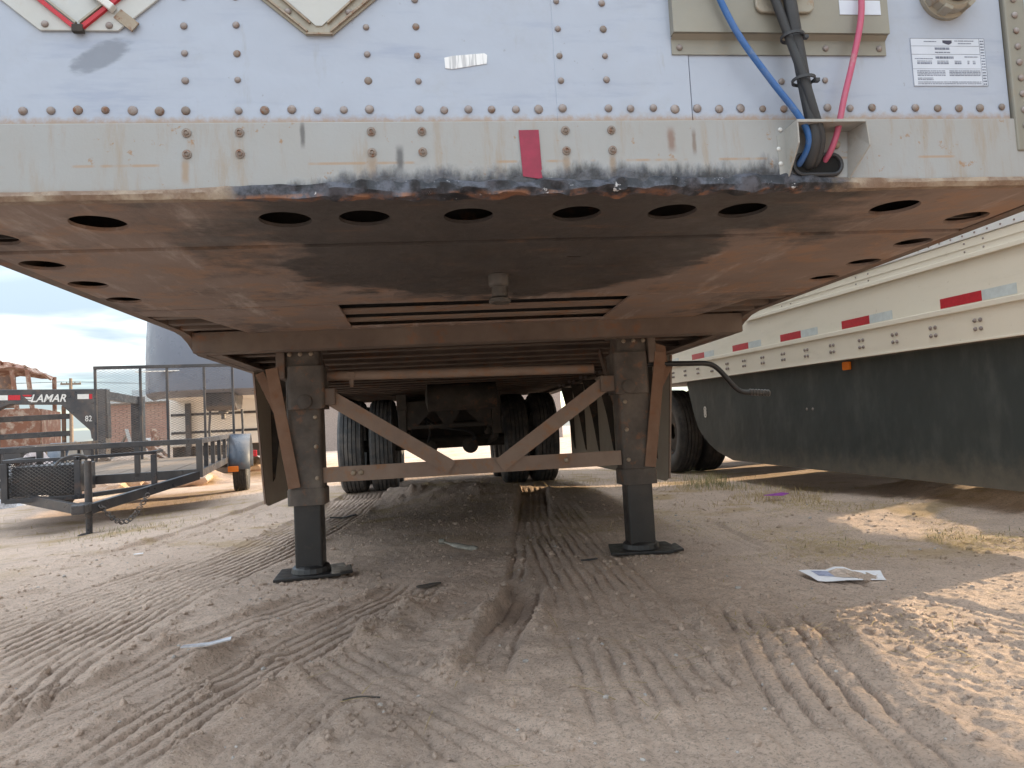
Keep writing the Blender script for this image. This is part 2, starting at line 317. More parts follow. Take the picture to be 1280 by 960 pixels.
# ------------------------------------------------------------------ mesh helpers
class MB:
    def __init__(s): s.v, s.f = [], []
    def add(s, vs, fs):
        o = len(s.v); s.v += [tuple(p) for p in vs]; s.f += [tuple(i + o for i in q) for q in fs]; return s
    def box(s, x0, x1, y0, y1, z0, z1, M=None):
        vs = [Vector((x, y, z)) for x in (x0, x1) for y in (y0, y1) for z in (z0, z1)]
        if M: vs = [M @ p for p in vs]
        return s.add(vs, [(0, 1, 3, 2), (4, 6, 7, 5), (0, 4, 5, 1), (2, 3, 7, 6), (0, 2, 6, 4), (1, 5, 7, 3)])
    def prism(s, poly, ax, a, b):
        n = len(poly); vs = []
        for h in (a, b):
            for p, q in poly:
                vs.append({'X': (h, p, q), 'Y': (p, h, q), 'Z': (p, q, h)}[ax])
        fs = [tuple(range(n - 1, -1, -1)), tuple(range(n, 2 * n))]
        fs += [(i, (i + 1) % n, n + (i + 1) % n, n + i) for i in range(n)]
        return s.add(vs, fs)
    def bar(s, p0, p1, w, h, up=(0, 0, 1)):
        p0, p1 = Vector(p0), Vector(p1); d = (p1 - p0).normalized()
        a = d.cross(Vector(up))
        if a.length < 1e-4: a = d.cross(Vector((1, 0, 0)))
        a.normalize(); b = a.cross(d)
        vs = []
        for p in (p0, p1):
            for i, j in ((-1, -1), (1, -1), (1, 1), (-1, 1)): vs.append(p + a * (i * w / 2) + b * (j * h / 2))
        return s.add(vs, [(3, 2, 1, 0), (4, 5, 6, 7)] + [(i, (i + 1) % 4, 4 + (i + 1) % 4, 4 + i) for i in range(4)])
    def sweep(s, pts, r, n=10, caps=True):
        pts = [Vector(p) for p in pts]; m = len(pts)
        rs = r if isinstance(r, (list, tuple)) else [r] * m
        ref = None; vs = []
        for i, p in enumerate(pts):
            d = (pts[min(i + 1, m - 1)] - pts[max(i - 1, 0)]).normalized()
            if ref is None:
                ref = d.cross(Vector((0, 0, 1)))
                if ref.length < 1e-3: ref = d.cross(Vector((1, 0, 0)))
            a = (ref - d * ref.dot(d)).normalized(); ref = a; b = d.cross(a)
            for k in range(n):
                th = 2 * PI * k / n; vs.append(p + (a * math.cos(th) + b * math.sin(th)) * rs[i])
        fs = [(i * n + k, i * n + (k + 1) % n, (i + 1) * n + (k + 1) % n, (i + 1) * n + k) for i in range(m - 1) for k in range(n)]
        if caps: fs += [tuple(range(n - 1, -1, -1)), tuple(range((m - 1) * n, m * n))]
        return s.add(vs, fs)
    def tube(s, p0, p1, r, n=12): return s.sweep([p0, p1], r, n)
    def lathe(s, prof, c, ax='X', n=32, close=False):
        c = Vector(c); vs = []; m = len(prof)
        for r, h in prof:
            for k in range(n):
                th = 2 * PI * k / n; u, w = r * math.cos(th), r * math.sin(th)
                vs.append(c + Vector({'X': (h, u, w), 'Y': (u, h, w), 'Z': (u, w, h)}[ax]))
        fs = [(i * n + k, i * n + (k + 1) % n, ((i + 1) % m) * n + (k + 1) % n, ((i + 1) % m) * n + k)
              for i in range(m if close else m - 1) for k in range(n)]
        if not close: fs += [tuple(range(n - 1, -1, -1)), tuple(range((m - 1) * n, m * n))]
        return s.add(vs, fs)
    def mesh(s, name):
        me = bpy.data.meshes.new(name); me.from_pydata(s.v, [], s.f)
        bm = bmesh.new(); bm.from_mesh(me); bmesh.ops.recalc_face_normals(bm, faces=bm.faces); bm.to_mesh(me); bm.free()
        return me
    def build(s, name, mat, parent=None, smooth=False, bevel=0.0, seg=2):
        return link(s.mesh(name), name, mat, parent, smooth, bevel, seg)

def link(me, name, mat, parent=None, smooth=False, bevel=0.0, seg=2):
    if mat is not None and not me.materials: me.materials.append(MT[mat] if isinstance(mat, str) else mat)
    o = bpy.data.objects.new(name, me); COL.objects.link(o)
    if parent is not None: o.parent = parent
    if smooth:
        me.polygons.foreach_set('use_smooth', [True] * len(me.polygons))
        try: me.set_sharp_from_angle(angle=R_(38))
        except Exception: pass
    if bevel:
        md = o.modifiers.new('bevel', 'BEVEL'); md.width = bevel; md.segments = seg; md.limit_method = 'ANGLE'
    return o
def inst(me, name, parent, loc=(0, 0, 0), rot=(0, 0, 0), sc=None):
    o = bpy.data.objects.new(name, me); COL.objects.link(o); o.parent = parent
    o.location = loc; o.rotation_euler = rot
    if sc: o.scale = sc
    return o
def tag(o, label, cat, group=None):
    o['label'] = label; o['category'] = cat
    if group: o['group'] = group
    return o
def thing(name, label, cat, loc=(0, 0, 0), rot=(0, 0, 0), group=None):
    o = bpy.data.objects.new(name, None); COL.objects.link(o)
    o.location = loc; o.rotation_euler = rot; o.empty_display_size = 0.2
    return tag(o, label, cat, group)
def crom(pts, k=8):
    P = [Vector(p) for p in pts]; P = [P[0] * 2 - P[1]] + P + [P[-1] * 2 - P[-2]]; out = []
    for i in range(1, len(P) - 2):
        a, b, c, d = P[i - 1:i + 3]
        for j in range(k):
            t_ = j / k
            out.append(0.5 * ((2 * b) + (c - a) * t_ + (2 * a - 5 * b + 4 * c - d) * t_ ** 2 + (3 * b - a - 3 * c + d) * t_ ** 3))
    out.append(P[-2]); return out
def domemesh(name, r, h, mat, n=12):
    prof = [(r, 0), (r * 0.97, h * 0.35), (r * 0.75, h * 0.75), (r * 0.4, h * 0.96), (r * 0.05, h)]
    m = MB().lathe([(a, -b) for a, b in prof], (0, 0, 0), 'Y', n).mesh(name)
    m.materials.append(MT[mat]); m.polygons.foreach_set('use_smooth', [True] * len(m.polygons)); return m
def sheet_holes(outer, holes, z, name, mat, parent, thick=0.008, n=28):
    """flat plate in XY with real holes, thickness upwards"""
    bm = bmesh.new(); edges = []
    def loop(pts):
        vs = [bm.verts.new((x, y, z)) for x, y in pts]
        for i in range(len(vs)): edges.append(bm.edges.new((vs[i], vs[(i + 1) % len(vs)])))
    loop(outer)
    for h in holes:
        if len(h) == 3: loop([(h[0] + h[2] * math.cos(2 * PI * k / n), h[1] + h[2] * math.sin(2 * PI * k / n)) for k in range(n)])
        else: loop(h)
    bmesh.ops.triangle_fill(bm, use_beauty=True, use_dissolve=False, edges=edges, normal=(0, 0, -1))
    me = bpy.data.meshes.new(name); bm.to_mesh(me); bm.free()
    o = link(me, name, mat, parent)
    md = o.modifiers.new('solid', 'SOLIDIFY'); md.thickness = thick
    bm = bmesh.new(); bm.from_mesh(me)
    for f in bm.faces:
        if f.normal.z > 0: f.normal_flip()
    bm.to_mesh(me); bm.free()
    md.offset = -1
    return o

# ------------------------------------------------------------------ ground: one sheet to the horizon with ruts and tread marks
def graded(fine0, fine1, step, lo, hi, g_lo, g_hi, cap_lo=1e9, cap_hi=1e9):
    a = list(np.arange(fine0, fine1, step)); s_, p = step, a[-1]
    while p < hi: s_ = min(s_ * g_hi, max(cap_hi, 0)) if p < 12 else s_ * 1.12; p += s_; a.append(p)
    s_, p, b = step, a[0], []
    while p > lo: s_ = s_ * g_lo; p -= s_; b.append(p)
    return np.array(b[::-1] + a)
GXs = graded(-2.6, 2.2, 0.0085, -900, 900, 1.055, 1.055, 1e9, 1e9)
GYs = graded(-0.5, 2.1, 0.0072, -900, 900, 1.12, 1.016, 1e9, 0.09)
_TB = {}
def vnoise(x, y, sc, seed):
    if seed not in _TB: _TB[seed] = np.random.RandomState(seed).rand(256, 256)
    tbl = _TB[seed]
    u, v = x * sc, y * sc; i, j = np.floor(u).astype(int), np.floor(v).astype(int); a, b = u - i, v - j
    a, b = a * a * (3 - 2 * a), b * b * (3 - 2 * b); i0, j0, i1, j1 = i % 256, j % 256, (i + 1) % 256, (j + 1) % 256
    return (tbl[i0, j0] * (1 - a) + tbl[i1, j0] * a) * (1 - b) + (tbl[i0, j1] * (1 - a) + tbl[i1, j1] * a) * b - 0.5
TRACKS = [  # points, width, sink, ribs, rib height, berm
    ([(-1.42, 0.2), (-1.50, 0.56), (-1.55, 1.13), (-1.48, 1.98), (-1.27, 3.0), (-1.02, 4.84), (-0.95, 6.4)], 0.56, 0.012, 12, 0.022, 0.014),
    ([(-2.25, 1.1), (-2.0, 1.41), (-1.92, 1.85), (-1.78, 2.3), (-1.6, 3.0)], 0.26, 0.012, 5, 0.018, 0.014),
    ([(-1.02, -0.15), (-0.98, 0.06), (-0.93, 0.38), (-0.80, 0.72), (-0.59, 1.12), (-0.42, 1.45), (-0.30, 1.75)], 0.30, 0.022, 6, 0.026, 0.028),
    ([(-1.30, 0.1), (-1.24, 0.40), (-1.12, 0.76), (-1.01, 1.12), (-0.84, 1.42), (-0.66, 1.7)], 0.24, 0.024, 4, 0.022, 0.045),
    ([(-0.64, 0.95), (-0.55, 0.78), (-0.36, 0.50), (-0.18, 0.22), (-0.02, -0.08)], 0.24, 0.012, 5, 0.011, 0.014),
    ([(0.70, 5.4), (0.48, 3.9), (0.33, 2.8), (0.24, 2.1), (0.16, 1.6)], 0.26, 0.014, 5, 0.012, 0.010),
    ([(0.16, 1.7), (0.06, 1.25), (-0.05, 0.88), (-0.13, 0.52)], 0.17, 0.036, 3, 0.010, 0.030),
    ([(0.62, 4.3), (0.48, 2.4), (0.42, 1.5), (0.37, 0.88), (0.33, 0.36), (0.29, 0.0), (0.25, -0.4)], 0.50, 0.007, 10, 0.008, 0.007),
    ([(0.88, 1.05), (0.80, 0.75), (0.68, 0.32), (0.60, -0.06), (0.54, -0.4)], 0.36, 0.018, 6, 0.020, 0.022),
    ([(-0.70, -0.2), (-0.62, 0.28), (-0.50, 0.59)], 0.20, 0.008, 5, 0.010, 0.006),
    ([(-3.2, 2.4), (-2.6, 2.9), (-2.2, 3.6), (-2.0, 4.8), (-1.9, 7.0)], 0.30, 0.018, 5, 0.010, 0.014),
    ([(-3.4, 1.7), (-2.9, 1.95), (-2.4, 2.2), (-2.0, 2.6)], 0.28, 0.016, 5, 0.010, 0.014),
    ([(1.6, 0.2), (1.35, 0.75), (1.25, 1.6), (1.4, 3.2)], 0.26, 0.012, 5, 0.007, 0.012),
]
BUMPS = [(-0.84, 2.02, 0.17, 0.022), (0.79, 2.02, 0.17, 0.018), (-0.42, 0.20, 0.11, 0.045), (-0.39, 0.30, 0.09, 0.03), (-0.43, 0.98, 0.08, 0.04), (-0.36, 1.22, 0.07, 0.045), (-0.33, 1.50, 0.07, 0.02),
         (-0.20, 0.62, 0.07, 0.028), (0.50, 0.50, 0.05, 0.02), (0.86, 0.55, 0.12, 0.03), (1.12, 0.62, 0.16, 0.03), (-0.9, 0.66, 0.06, 0.03), (-0.78, 0.88, 0.06, 0.03),
         (-1.3, 1.9, 0.12, 0.02), (0.2, 4.8, 0.7, 0.08), (-0.35, 5.3, 0.6, 0.10), (3.42, 1.3, 0.42, 0.10), (3.42, 1.9, 0.45, 0.16), (3.42, 2.6, 0.45, 0.16), (3.42, 3.4, 0.5, 0.13), (-0.42, 4.9, 0.10, 0.05), (-0.24, 4.7, 0.10, 0.03), (0.28, 0.20, 0.04, 0.02),  # mounds under the right trailer are added out of view to block low sun
         (2.2, 2.9, 0.5, 0.03), (-0.42, 3.3, 0.5, 0.03), (0.55, 0.86, 0.05, -0.025)]
def height(X, Y):
    h = 0.035 * vnoise(X, Y, 0.7, 1) + 0.024 * vnoise(X, Y, 2.1, 2) + 0.016 * vnoise(X, Y, 5.5, 3) + 0.011 * vnoise(X, Y, 14, 4) + 0.008 * vnoise(X, Y, 33, 5) + 0.007 * vnoise(X, Y, 75, 6)
    h *= np.clip((X * X + Y * Y) ** -0.25, 0.3, 1)
    h += 0.065 * np.clip((Y - 2.6) / 2.4, 0, 1) * np.exp(-(X / 2.2) ** 2)
    h -= 0.07 * np.clip((-X - 2.2) / 1.5, 0, 1)
    for bx_, by_, r_, a_ in BUMPS:
        q = ((X - bx_) ** 2 + (Y - by_) ** 2) / r_ ** 2
        h += a_ * np.exp(-q) * (1 + (0.9 * vnoise(X, Y, 22, 9) if r_ < 0.3 else 0.35 * vnoise(X, Y, 9, 9) + 0.15 * vnoise(X, Y, 26, 10)))
    berm = np.zeros_like(h)
    for k, (P, w, sink, nr, amp, bh) in enumerate(TRACKS):
        pts = [tuple(p) for p in crom([(a, b, 0) for a, b in P], 6)]
        best = np.full(X.shape, 9.0); sgn = np.zeros(X.shape); al = np.zeros(X.shape); s0 = 0
        xs = [p[0] for p in pts]; ys = [p[1] for p in pts]
        msk = (X > min(xs) - w) & (X < max(xs) + w) & (Y > min(ys) - w) & (Y < max(ys) + w)
        mx, my = X[msk], Y[msk]
        bb = best[msk]; ss = sgn[msk]; aa = al[msk]
        for (ax, ay, _), (bx2, by2, _) in zip(pts[:-1], pts[1:]):
            dx_, dy_ = bx2 - ax, by2 - ay; L = math.hypot(dx_, dy_)
            tt = np.clip(((mx - ax) * dx_ + (my - ay) * dy_) / L / L, 0, 1)
            ex, ey = mx - ax - tt * dx_, my - ay - tt * dy_
            d_ = np.hypot(ex, ey); up = d_ < bb
            bb = np.where(up, d_, bb); ss = np.where(up, np.sign(ex * dy_ - ey * dx_), ss); aa = np.where(up, s0 + tt * L, aa); s0 += L
        u = bb * ss + 0.012 * vnoise(mx, my, 9, 20 + k); hw = w / 2
        ins = np.clip((hw - np.abs(u)) / 0.018, 0, 1)
        fade = np.clip(aa / 0.25, 0, 1) * np.clip((s0 - aa) / 0.25, 0, 1) * np.clip(0.95 + 1.3 * vnoise(mx, my, 2.3, 40 + k), 0.25, 1.15)
        pit = w / nr; ph = (u / pit + 0.5) % 1.0 - 0.5          # narrow broken grooves between flat lands
        gw = 0.0070 * (1 + 1.1 * vnoise(mx, my, 30, 80 + k))
        lug = np.clip(0.95 + 0.18 * np.sin(aa * 2 * PI / 0.045 + 5 * np.floor(u / pit + 0.5)) + 0.9 * vnoise(mx, my, 16, 81 + k), 0.35, 1.15)
        rib = 0.5 - np.exp(-(ph * pit / gw) ** 4) * lug * np.clip(1.0 + 1.3 * vnoise(mx, my, 4.5, 82 + k), 0.3, 1.3)
        prof = ins * (-sink + amp * rib)
        e = np.abs(np.abs(u) - hw - 0.02)
        side = np.where(u > 0, 1.0, 0.55) * np.clip(0.5 + 2.2 * vnoise(mx, my, 6, 60 + k), 0, 1.3)
        bm_ = bh * np.exp(-(e / 0.028) ** 2) * side
        h[msk] = h[msk] * (1 - 0.55 * ins * fade) + (prof + bm_) * fade
        berm[msk] += bm_ * fade
    for fx, fy in ((-0.842, 2.12), (0.785, 2.12)):   # soil pressed flat under the feet
        k_ = np.clip((0.27 - np.hypot(X - fx, Y - fy)) / 0.07, 0, 1)
        h = h * (1 - k_) + k_ * (-0.004 + 0.25 * h)
    return h, berm
GX, GY = np.meshgrid(GXs, GYs)
GH, GB = height(GX, GY)
# settle the soil level under the feet and wheels
def gz(x, y):
    i = np.clip(np.searchsorted(GXs, x), 1, len(GXs) - 1); j = np.clip(np.searchsorted(GYs, y), 1, len(GYs) - 1)
    a = (x - GXs[i - 1]) / (GXs[i] - GXs[i - 1]); b = (y - GYs[j - 1]) / (GYs[j] - GYs[j - 1])
    return (GH[j - 1, i - 1] * (1 - a) + GH[j - 1, i] * a) * (1 - b) + (GH[j, i - 1] * (1 - a) + GH[j, i] * a) * b
nx, ny = len(GXs), len(GYs)
co = np.stack([GX, GY, GH], -1).reshape(-1, 3).astype(np.float32)
ii = np.arange(nx * ny).reshape(ny, nx)
quads = np.stack([ii[:-1, :-1], ii[:-1, 1:], ii[1:, 1:], ii[1:, :-1]], -1).reshape(-1, 4).astype(np.int32)
me = bpy.data.meshes.new('ground')
me.vertices.add(len(co)); me.vertices.foreach_set('co', co.ravel())
me.loops.add(quads.size); me.loops.foreach_set('vertex_index', quads.ravel())
me.polygons.add(len(quads)); me.polygons.foreach_set('loop_start', np.arange(0, quads.size, 4, dtype=np.int32))
me.polygons.foreach_set('loop_total', np.full(len(quads), 4, dtype=np.int32))
me.polygons.foreach_set('use_smooth', np.ones(len(quads), dtype=bool))
me.update(calc_edges=True)
t = NT('sandy_soil')
c = t.mix(t.rng(t.noise(1.1, 5, 0.6), 0.3, 0.7), (0.72, 0.56, 0.455), (0.60, 0.46, 0.37))
c = t.mix(t.mul(t.rng(t.noise(7, 7, 0.66, off=(3, 3, 0)), 0.45, 0.70), 0.5), c, (0.45, 0.345, 0.28))
c = t.mix(t.mul(t.rng(t.noise(110, 6, 0.8), 0.50, 0.62), 0.7), c, (0.27, 0.21, 0.17))
c = t.mix(t.mul(t.rng(t.noise(42, 6, 0.75, off=(1, 2, 3)), 0.52, 0.66), 0.5), c, (0.33, 0.26, 0.21))
c = t.mix(t.mul(t.rng(t.noise(160, 3, 0.7, off=(5, 5, 5)), 0.63, 0.70), 0.8), c, (0.80, 0.75, 0.70))
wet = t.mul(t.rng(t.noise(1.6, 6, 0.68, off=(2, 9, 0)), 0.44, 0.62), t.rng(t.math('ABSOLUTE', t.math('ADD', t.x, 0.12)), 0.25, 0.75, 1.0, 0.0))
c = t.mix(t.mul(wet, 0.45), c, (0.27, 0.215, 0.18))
yel = t.mul(t.rng(t.noise(1.7, 5, 0.65, off=(7, 1, 0)), 0.50, 0.66), t.math('MAXIMUM', t.rng(t.y, 2.2, 4.0), t.mul(t.rng(t.x, 1.2, 1.9), t.rng(t.y, 1.2, 1.7))))
c = t.mix(t.mul(yel, 0.65), c, (0.40, 0.28, 0.13))
t.bump(t.math('ADD', t.noise(60, 7, 0.8), t.mul(t.noise(260, 4, 0.7), 0.6)), 0.85, 0.0165)
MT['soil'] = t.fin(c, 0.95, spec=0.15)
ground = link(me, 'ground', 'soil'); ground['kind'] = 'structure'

# loose clods and pebbles
def blob(r):
    bm = bmesh.new(); bmesh.ops.create_icosphere(bm, subdivisions=1, radius=1)
    v = np.array([p.co[:] for p in bm.verts]); f = [[q.index for q in k.verts] for k in bm.faces]; bm.free(); return v, f
IV, IF = blob(1); IF = np.array(IF)
def scatter(name, pts, rad, mat, flat=0.7, label=None, cat=None):
    n = len(pts); vs = np.zeros((n, len(IV), 3)); fs = np.zeros((n, len(IF), 3), int)
    for k in range(n):
        s3 = rad[k] * (0.7 + 0.6 * rng.rand(3)); s3[2] *= flat
        th = rng.rand() * 6.28; v = IV * (0.75 + 0.5 * rng.rand(len(IV), 1)) * s3
        vs[k, :, 0] = v[:, 0] * math.cos(th) - v[:, 1] * math.sin(th) + pts[k][0]
        vs[k, :, 1] = v[:, 0] * math.sin(th) + v[:, 1] * math.cos(th) + pts[k][1]
        vs[k, :, 2] = v[:, 2] + pts[k][2] + rad[k] * 0.2
        fs[k] = IF + k * len(IV)
    me = bpy.data.meshes.new(name); me.from_pydata(vs.reshape(-1, 3).tolist(), [], fs.reshape(-1, 3).tolist())
    o = link(me, name, mat); o['kind'] = 'stuff'; o['label'] = label; o['category'] = cat; return o
cand = np.stack([rng.uniform(-2.8, 2.6, 110000), rng.uniform(-0.5, 5, 110000)], 1)
ci = np.clip(np.searchsorted(GXs, cand[:, 0]), 0, nx - 1); cj = np.clip(np.searchsorted(GYs, cand[:, 1]), 0, ny - 1)
pb = np.clip(GB[cj, ci] / 0.018, 0, 1) * 0.5 + 0.045
for bx_, by_, r_, a_ in BUMPS[:13]: pb += 0.6 * np.exp(-((cand[:, 0] - bx_) ** 2 + (cand[:, 1] - by_) ** 2) / (r_ * 1.2) ** 2)
cl = cand[rng.rand(len(cand)) < pb * 1.0][:11000]
scatter('soil_clods', [(a, b, gz(a, b)) for a, b in cl], np.clip(rng.lognormal(-5.45, 0.55, len(cl)), 0.0018, 0.016), 'soil', 0.75,
        'loose clods of sandy soil along the tyre ruts', 'soil clods')
t = NT('pebble'); MT['pebble'] = t.fin(t.mix(t.noise(30, 2), (0.52, 0.48, 0.44), (0.26, 0.24, 0.23)), 0.8)
pp = np.stack([rng.uniform(-2.8, 2.8, 700), rng.uniform(-0.5, 4.5, 700)], 1)
scatter('pebbles', [(a, b, gz(a, b)) for a, b in pp], np.clip(rng.lognormal(-5.6, 0.45, 700), 0.002, 0.011), 'pebble', 0.7,
        'small pale pebbles scattered over the sand', 'pebbles')

# dry grass and straw
def grass(name, patches, mat, label, cat):
    vs, fs = [], []
    for (cx, cy, sx, sy, n, h, lay) in patches:
        for _ in range(n):
            x, y = cx + rng.randn() * sx, cy + rng.randn() * sy
            if vnoise(np.array([x]), np.array([y]), 3.0, 77)[0] < -0.12: continue
            z = gz(x, y); th = rng.rand() * 6.28; hh = h * (0.4 + rng.rand()); w = 0.0008 + 0.0012 * rng.rand()
            ln = lay * (0.4 + rng.rand()) * hh; ux, uy = math.cos(th), math.sin(th); px_, py_ = -uy * w, ux * w
            zt = hh * (0.5 if lay < 1.5 else 0.12); o = len(vs)
            vs += [(x - px_, y - py_, z - 0.003), (x + px_, y + py_, z - 0.003), (x + ux * ln * 0.4 - px_ * 0.8, y + uy * ln * 0.4 - py_ * 0.8, z + zt), (x + ux * ln * 0.4 + px_ * 0.8, y + uy * ln * 0.4 + py_ * 0.8, z + zt), (x + ux * ln, y + uy * ln, z + zt * 1.7)]
            fs += [(0 + o, 1 + o, 3 + o, 2 + o), (2 + o, 3 + o, 4 + o)]
    me = bpy.data.meshes.new(name); me.from_pydata(vs, [], fs); o = link(me, name, mat); o['kind'] = 'stuff'; o['label'] = label; o['category'] = cat
t = NT('dry_straw'); MT['straw'] = t.fin(t.mix(t.noise(9, 3), (0.56, 0.41, 0.19), (0.36, 0.28, 0.14)), 0.85)
t = NT('weed_green'); MT['weed'] = t.fin(t.mix(t.noise(9, 3), (0.16, 0.17, 0.07), (0.26, 0.24, 0.11)), 0.85)
grass('dry_grass', [(2.0, 1.8, 0.38, 0.15, 3600, 0.024, 1.8), (2.35, 1.6, 0.3, 0.14, 2200, 0.024, 1.8), (1.5, 2.05, 0.4, 0.16, 1700, 0.024, 1.8), (2.4, 3.1, 0.28, 0.6, 5200, 0.030, 1.5), (1.9, 2.7, 0.5, 0.6, 2200, 0.024, 2.2),
                    (2.35, 4.2, 0.3, 0.6, 1500, 0.05, 1.0), (0.6, 4.0, 0.45, 0.7, 3600, 0.04, 2.2), (-0.2, 4.5, 0.5, 0.6, 3200, 0.05, 1.8), (0.95, 2.9, 0.5, 0.4, 1200, 0.035, 2.2), (0.9, 3.2, 0.35, 0.4, 700, 0.04, 2.2),
                    (1.4, 5.5, 0.8, 1.0, 1400, 0.05, 1.3), (-0.3, 2.9, 0.35, 0.35, 450, 0.03, 2.2), (0.9, 0.55, 0.25, 0.25, 260, 0.03, 2.4), (0.1, 2.4, 0.7, 0.5, 250, 0.035, 2.6),
                    (-2.6, 5.2, 0.7, 0.5, 500, 0.04, 1.2), (-3.2, 7.8, 0.8, 0.8, 700, 0.05, 1.0), (0.4, 0.6, 0.8, 0.5, 120, 0.05, 2.8)],
      'straw', 'dry yellow grass and straw lying on the sand', 'dry grass')
grass('weeds', [(2.45, 5.3, 0.12, 0.35, 420, 0.11, 0.5), (2.2, 4.9, 0.15, 0.25, 260, 0.09, 0.6), (-2.9, 4.7, 0.35, 0.2, 350, 0.04, 0.8), (2.2, 1.85, 0.3, 0.12, 160, 0.025, 1.0)],
      'weed', 'low green weeds beside the neighbouring trailer wheels', 'weeds')

# ------------------------------------------------------------------ NEAR TRAILER
T = thing('semi_trailer', 'white box trailer in front with charred lower edge, rusty underside and landing legs', 'trailer')
ZP = 1.14
HW = 1.30
LEN = 8.6
# --- box body behind the front skin
for nm, sx in (('side_wall', -1), ('side_wall', 1)):
    MB().box(min(sx * 1.30, sx * 1.262), max(sx * 1.30, sx * 1.262), 0.03, LEN, 1.36, 4.02).build(nm, 'whitebody', T)
MB().box(-1.30, 1.30, 0.0, LEN, 4.021, 4.06).build('roof', 'whitebody', T)
MB().box(-1.262, 1.262, LEN - 0.06, LEN - 0.003, 1.36, 4.02).build('rear_door', 'whitebody', T)
MB().box(-1.262, 1.262, 0.03, LEN - 0.06, 1.235, 1.262).build('floor', 'deck', T)
# --- front skin panels, rivets
rv_big = domemesh('rivet', 0.0085, 0.006, 'rivet')
rv_small = domemesh('rivet', 0.0070, 0.005, 'rivet')
rv_var = [rv_big] * 5 + [domemesh('rivet', 0.0092, 0.0045, 'rivet')] * 2 + [domemesh('rivet', 0.0085, 0.006, 'oldrivet')] * 2
rv_var2 = [rv_small] * 4 + [domemesh('rivet', 0.0074, 0.004, 'oldrivet')]
panels = []
for x0, x1, y0 in ((-1.295, 0.0665, 0.0), (0.063, 0.354, -0.0016), (0.3555, 1.094, -0.0005)):
    panels.append(MB().box(x0, x1, y0 - 0.003, y0 + 0.012, 1.288, 3.99).build('skin_panel', 'skin', T, bevel=0.0008, seg=1))
def panel_at(x): return panels[0] if x < 0.064 else (panels[1] if x < 0.355 else panels[2])
def pface(x): return -0.0032 if x < 0.064 else (-0.0048 if x < 0.355 else -0.0037)
colx = [-0.678, -0.578, -0.322, -0.221, 0.0745, 0.172, 0.560, 0.660]
rowx = list(colx)
for a, b, n in ((-1.278, -0.678, 11), (-0.578, -0.322, 4), (-0.221, 0.0745, 5), (0.172, 0.560, 7), (0.660, 1.073, 7)):
    rowx += [a + (b - a) * (k + 1) / (n + 1) for k in range(n)]
rowx += [1.073]
for x in sorted(rowx):
    q = random.uniform(0.88, 1.10); inst(random.choice(rv_var), 'rivet', panel_at(x), (x + random.uniform(-.001, .001), pface(x), 1.3145 + random.uniform(-.0015, .0015)), (random.uniform(-.12, .12), random.uniform(0, 3), random.uniform(-.12, .12)), (q, 1, q))
for x in colx:
    if x < -0.9: continue
    for k in range(1, 9):
        z = 1.3145 + 0.058 * k + (0.003 if k == 1 else 0)
        if 0.31 < x < 0.82 and z > 1.43: continue
        q = random.uniform(0.9, 1.1); inst(random.choice(rv_var2), 'rivet', panel_at(x), (x, pface(x), z + random.uniform(-.002, .002)), (random.uniform(-.12, .12), random.uniform(0, 3), random.uniform(-.12, .12)), (q, 1, q))
# --- front rail with bolts
rail = MB().box(-1.30, 1.30, -0.0095, 0.014, 1.143, 1.2875).build('front_rail', 'rail', T, bevel=0.002, seg=2)
wash = MB().lathe([(0.0090, 0), (0.0090, -0.0025), (0.0055, -0.003), (0.0055, -0.005), (0.0038, -0.006), (0.003, -0.004)], (0, 0, 0), 'Y', 14).mesh('bolt')
wash.materials.append(MT['oldrivet'])
for x in colx:
    if x < -0.9 or x > 0.5: continue
    for z in (1.2665, 1.2235): inst(wash, 'bolt', rail, (x + 0.002, -0.0095, z), (0, random.uniform(0, 3), 0))
# --- burnt, crumpled lip along the bottom edge
def lip():
    m = MB(); n = 420; prof = 6; vs = []
    for i in range(n + 1):
        x = -1.30 + 2.6 * i / n
        k = max(0.0, min(1, (x + 0.70) / 0.3)) * max(0.0, min(1, (0.80 - x) / 0.25))
        a = 0.0012 + 0.007 * k
        nz = [float(vnoise(np.array([x]), np.array([q * 0.13]), 38, 50)[0]) * 2 for q in range(prof)]
        n2 = [float(vnoise(np.array([x]), np.array([q * 0.4]), 11, 51)[0]) * 2 for q in range(prof)]
        base = [(-0.002, 1.156 + 0.014 * k), (-0.013 - 0.004 * k, 1.153 + 0.006 * k), (-0.016 - 0.004 * k, 1.144), (-0.011 - 0.002 * k, 1.1345), (0.004, 1.1335), (0.02, 1.139)]
        for q, (y, z) in enumerate(base):
            e = 0 if q in (0, 5) else 1
            vs.append((x, y + a * (nz[q] + 0.5 * n2[q]) * e, z + a * 0.8 * (n2[q] + 0.6 * nz[(q + 2) % prof])))
    fs = [(i * prof + q, i * prof + q + 1, (i + 1) * prof + q + 1, (i + 1) * prof + q) for i in range(n) for q in range(prof - 1)]
    m.add(vs, fs); return m
t = NT('lip_blend')
k_ = t.mul(t.rng(t.x, -0.72, -0.45), t.rng(t.x, 0.52, 0.82, 1.0, 0.0))
k_ = t.rng(t.math('ADD', k_, t.mul(t.math('SUBTRACT', t.noise(9, 5, 0.6), 0.5), 0.8)), 0.35, 0.6)
dk_ = t.mix(t.rng(t.noise(24, 6, 0.7), 0.40, 0.62), (0.014, 0.016, 0.022), (0.085, 0.09, 0.115))
dk_ = t.mix(t.rng(t.noise(36, 4, 0.7, off=(4, 1, 0)), 0.655, 0.70), dk_, (0.60, 0.61, 0.64))
low_ = t.rng(t.z, 1.134, 1.142, 1.0, 0.0)
dk_ = t.mix(t.mul(low_, t.rng(t.noise(8, 5, 0.7, off=(1, 5, 2)), 0.46, 0.58)), dk_, (0.24, 0.11, 0.06))
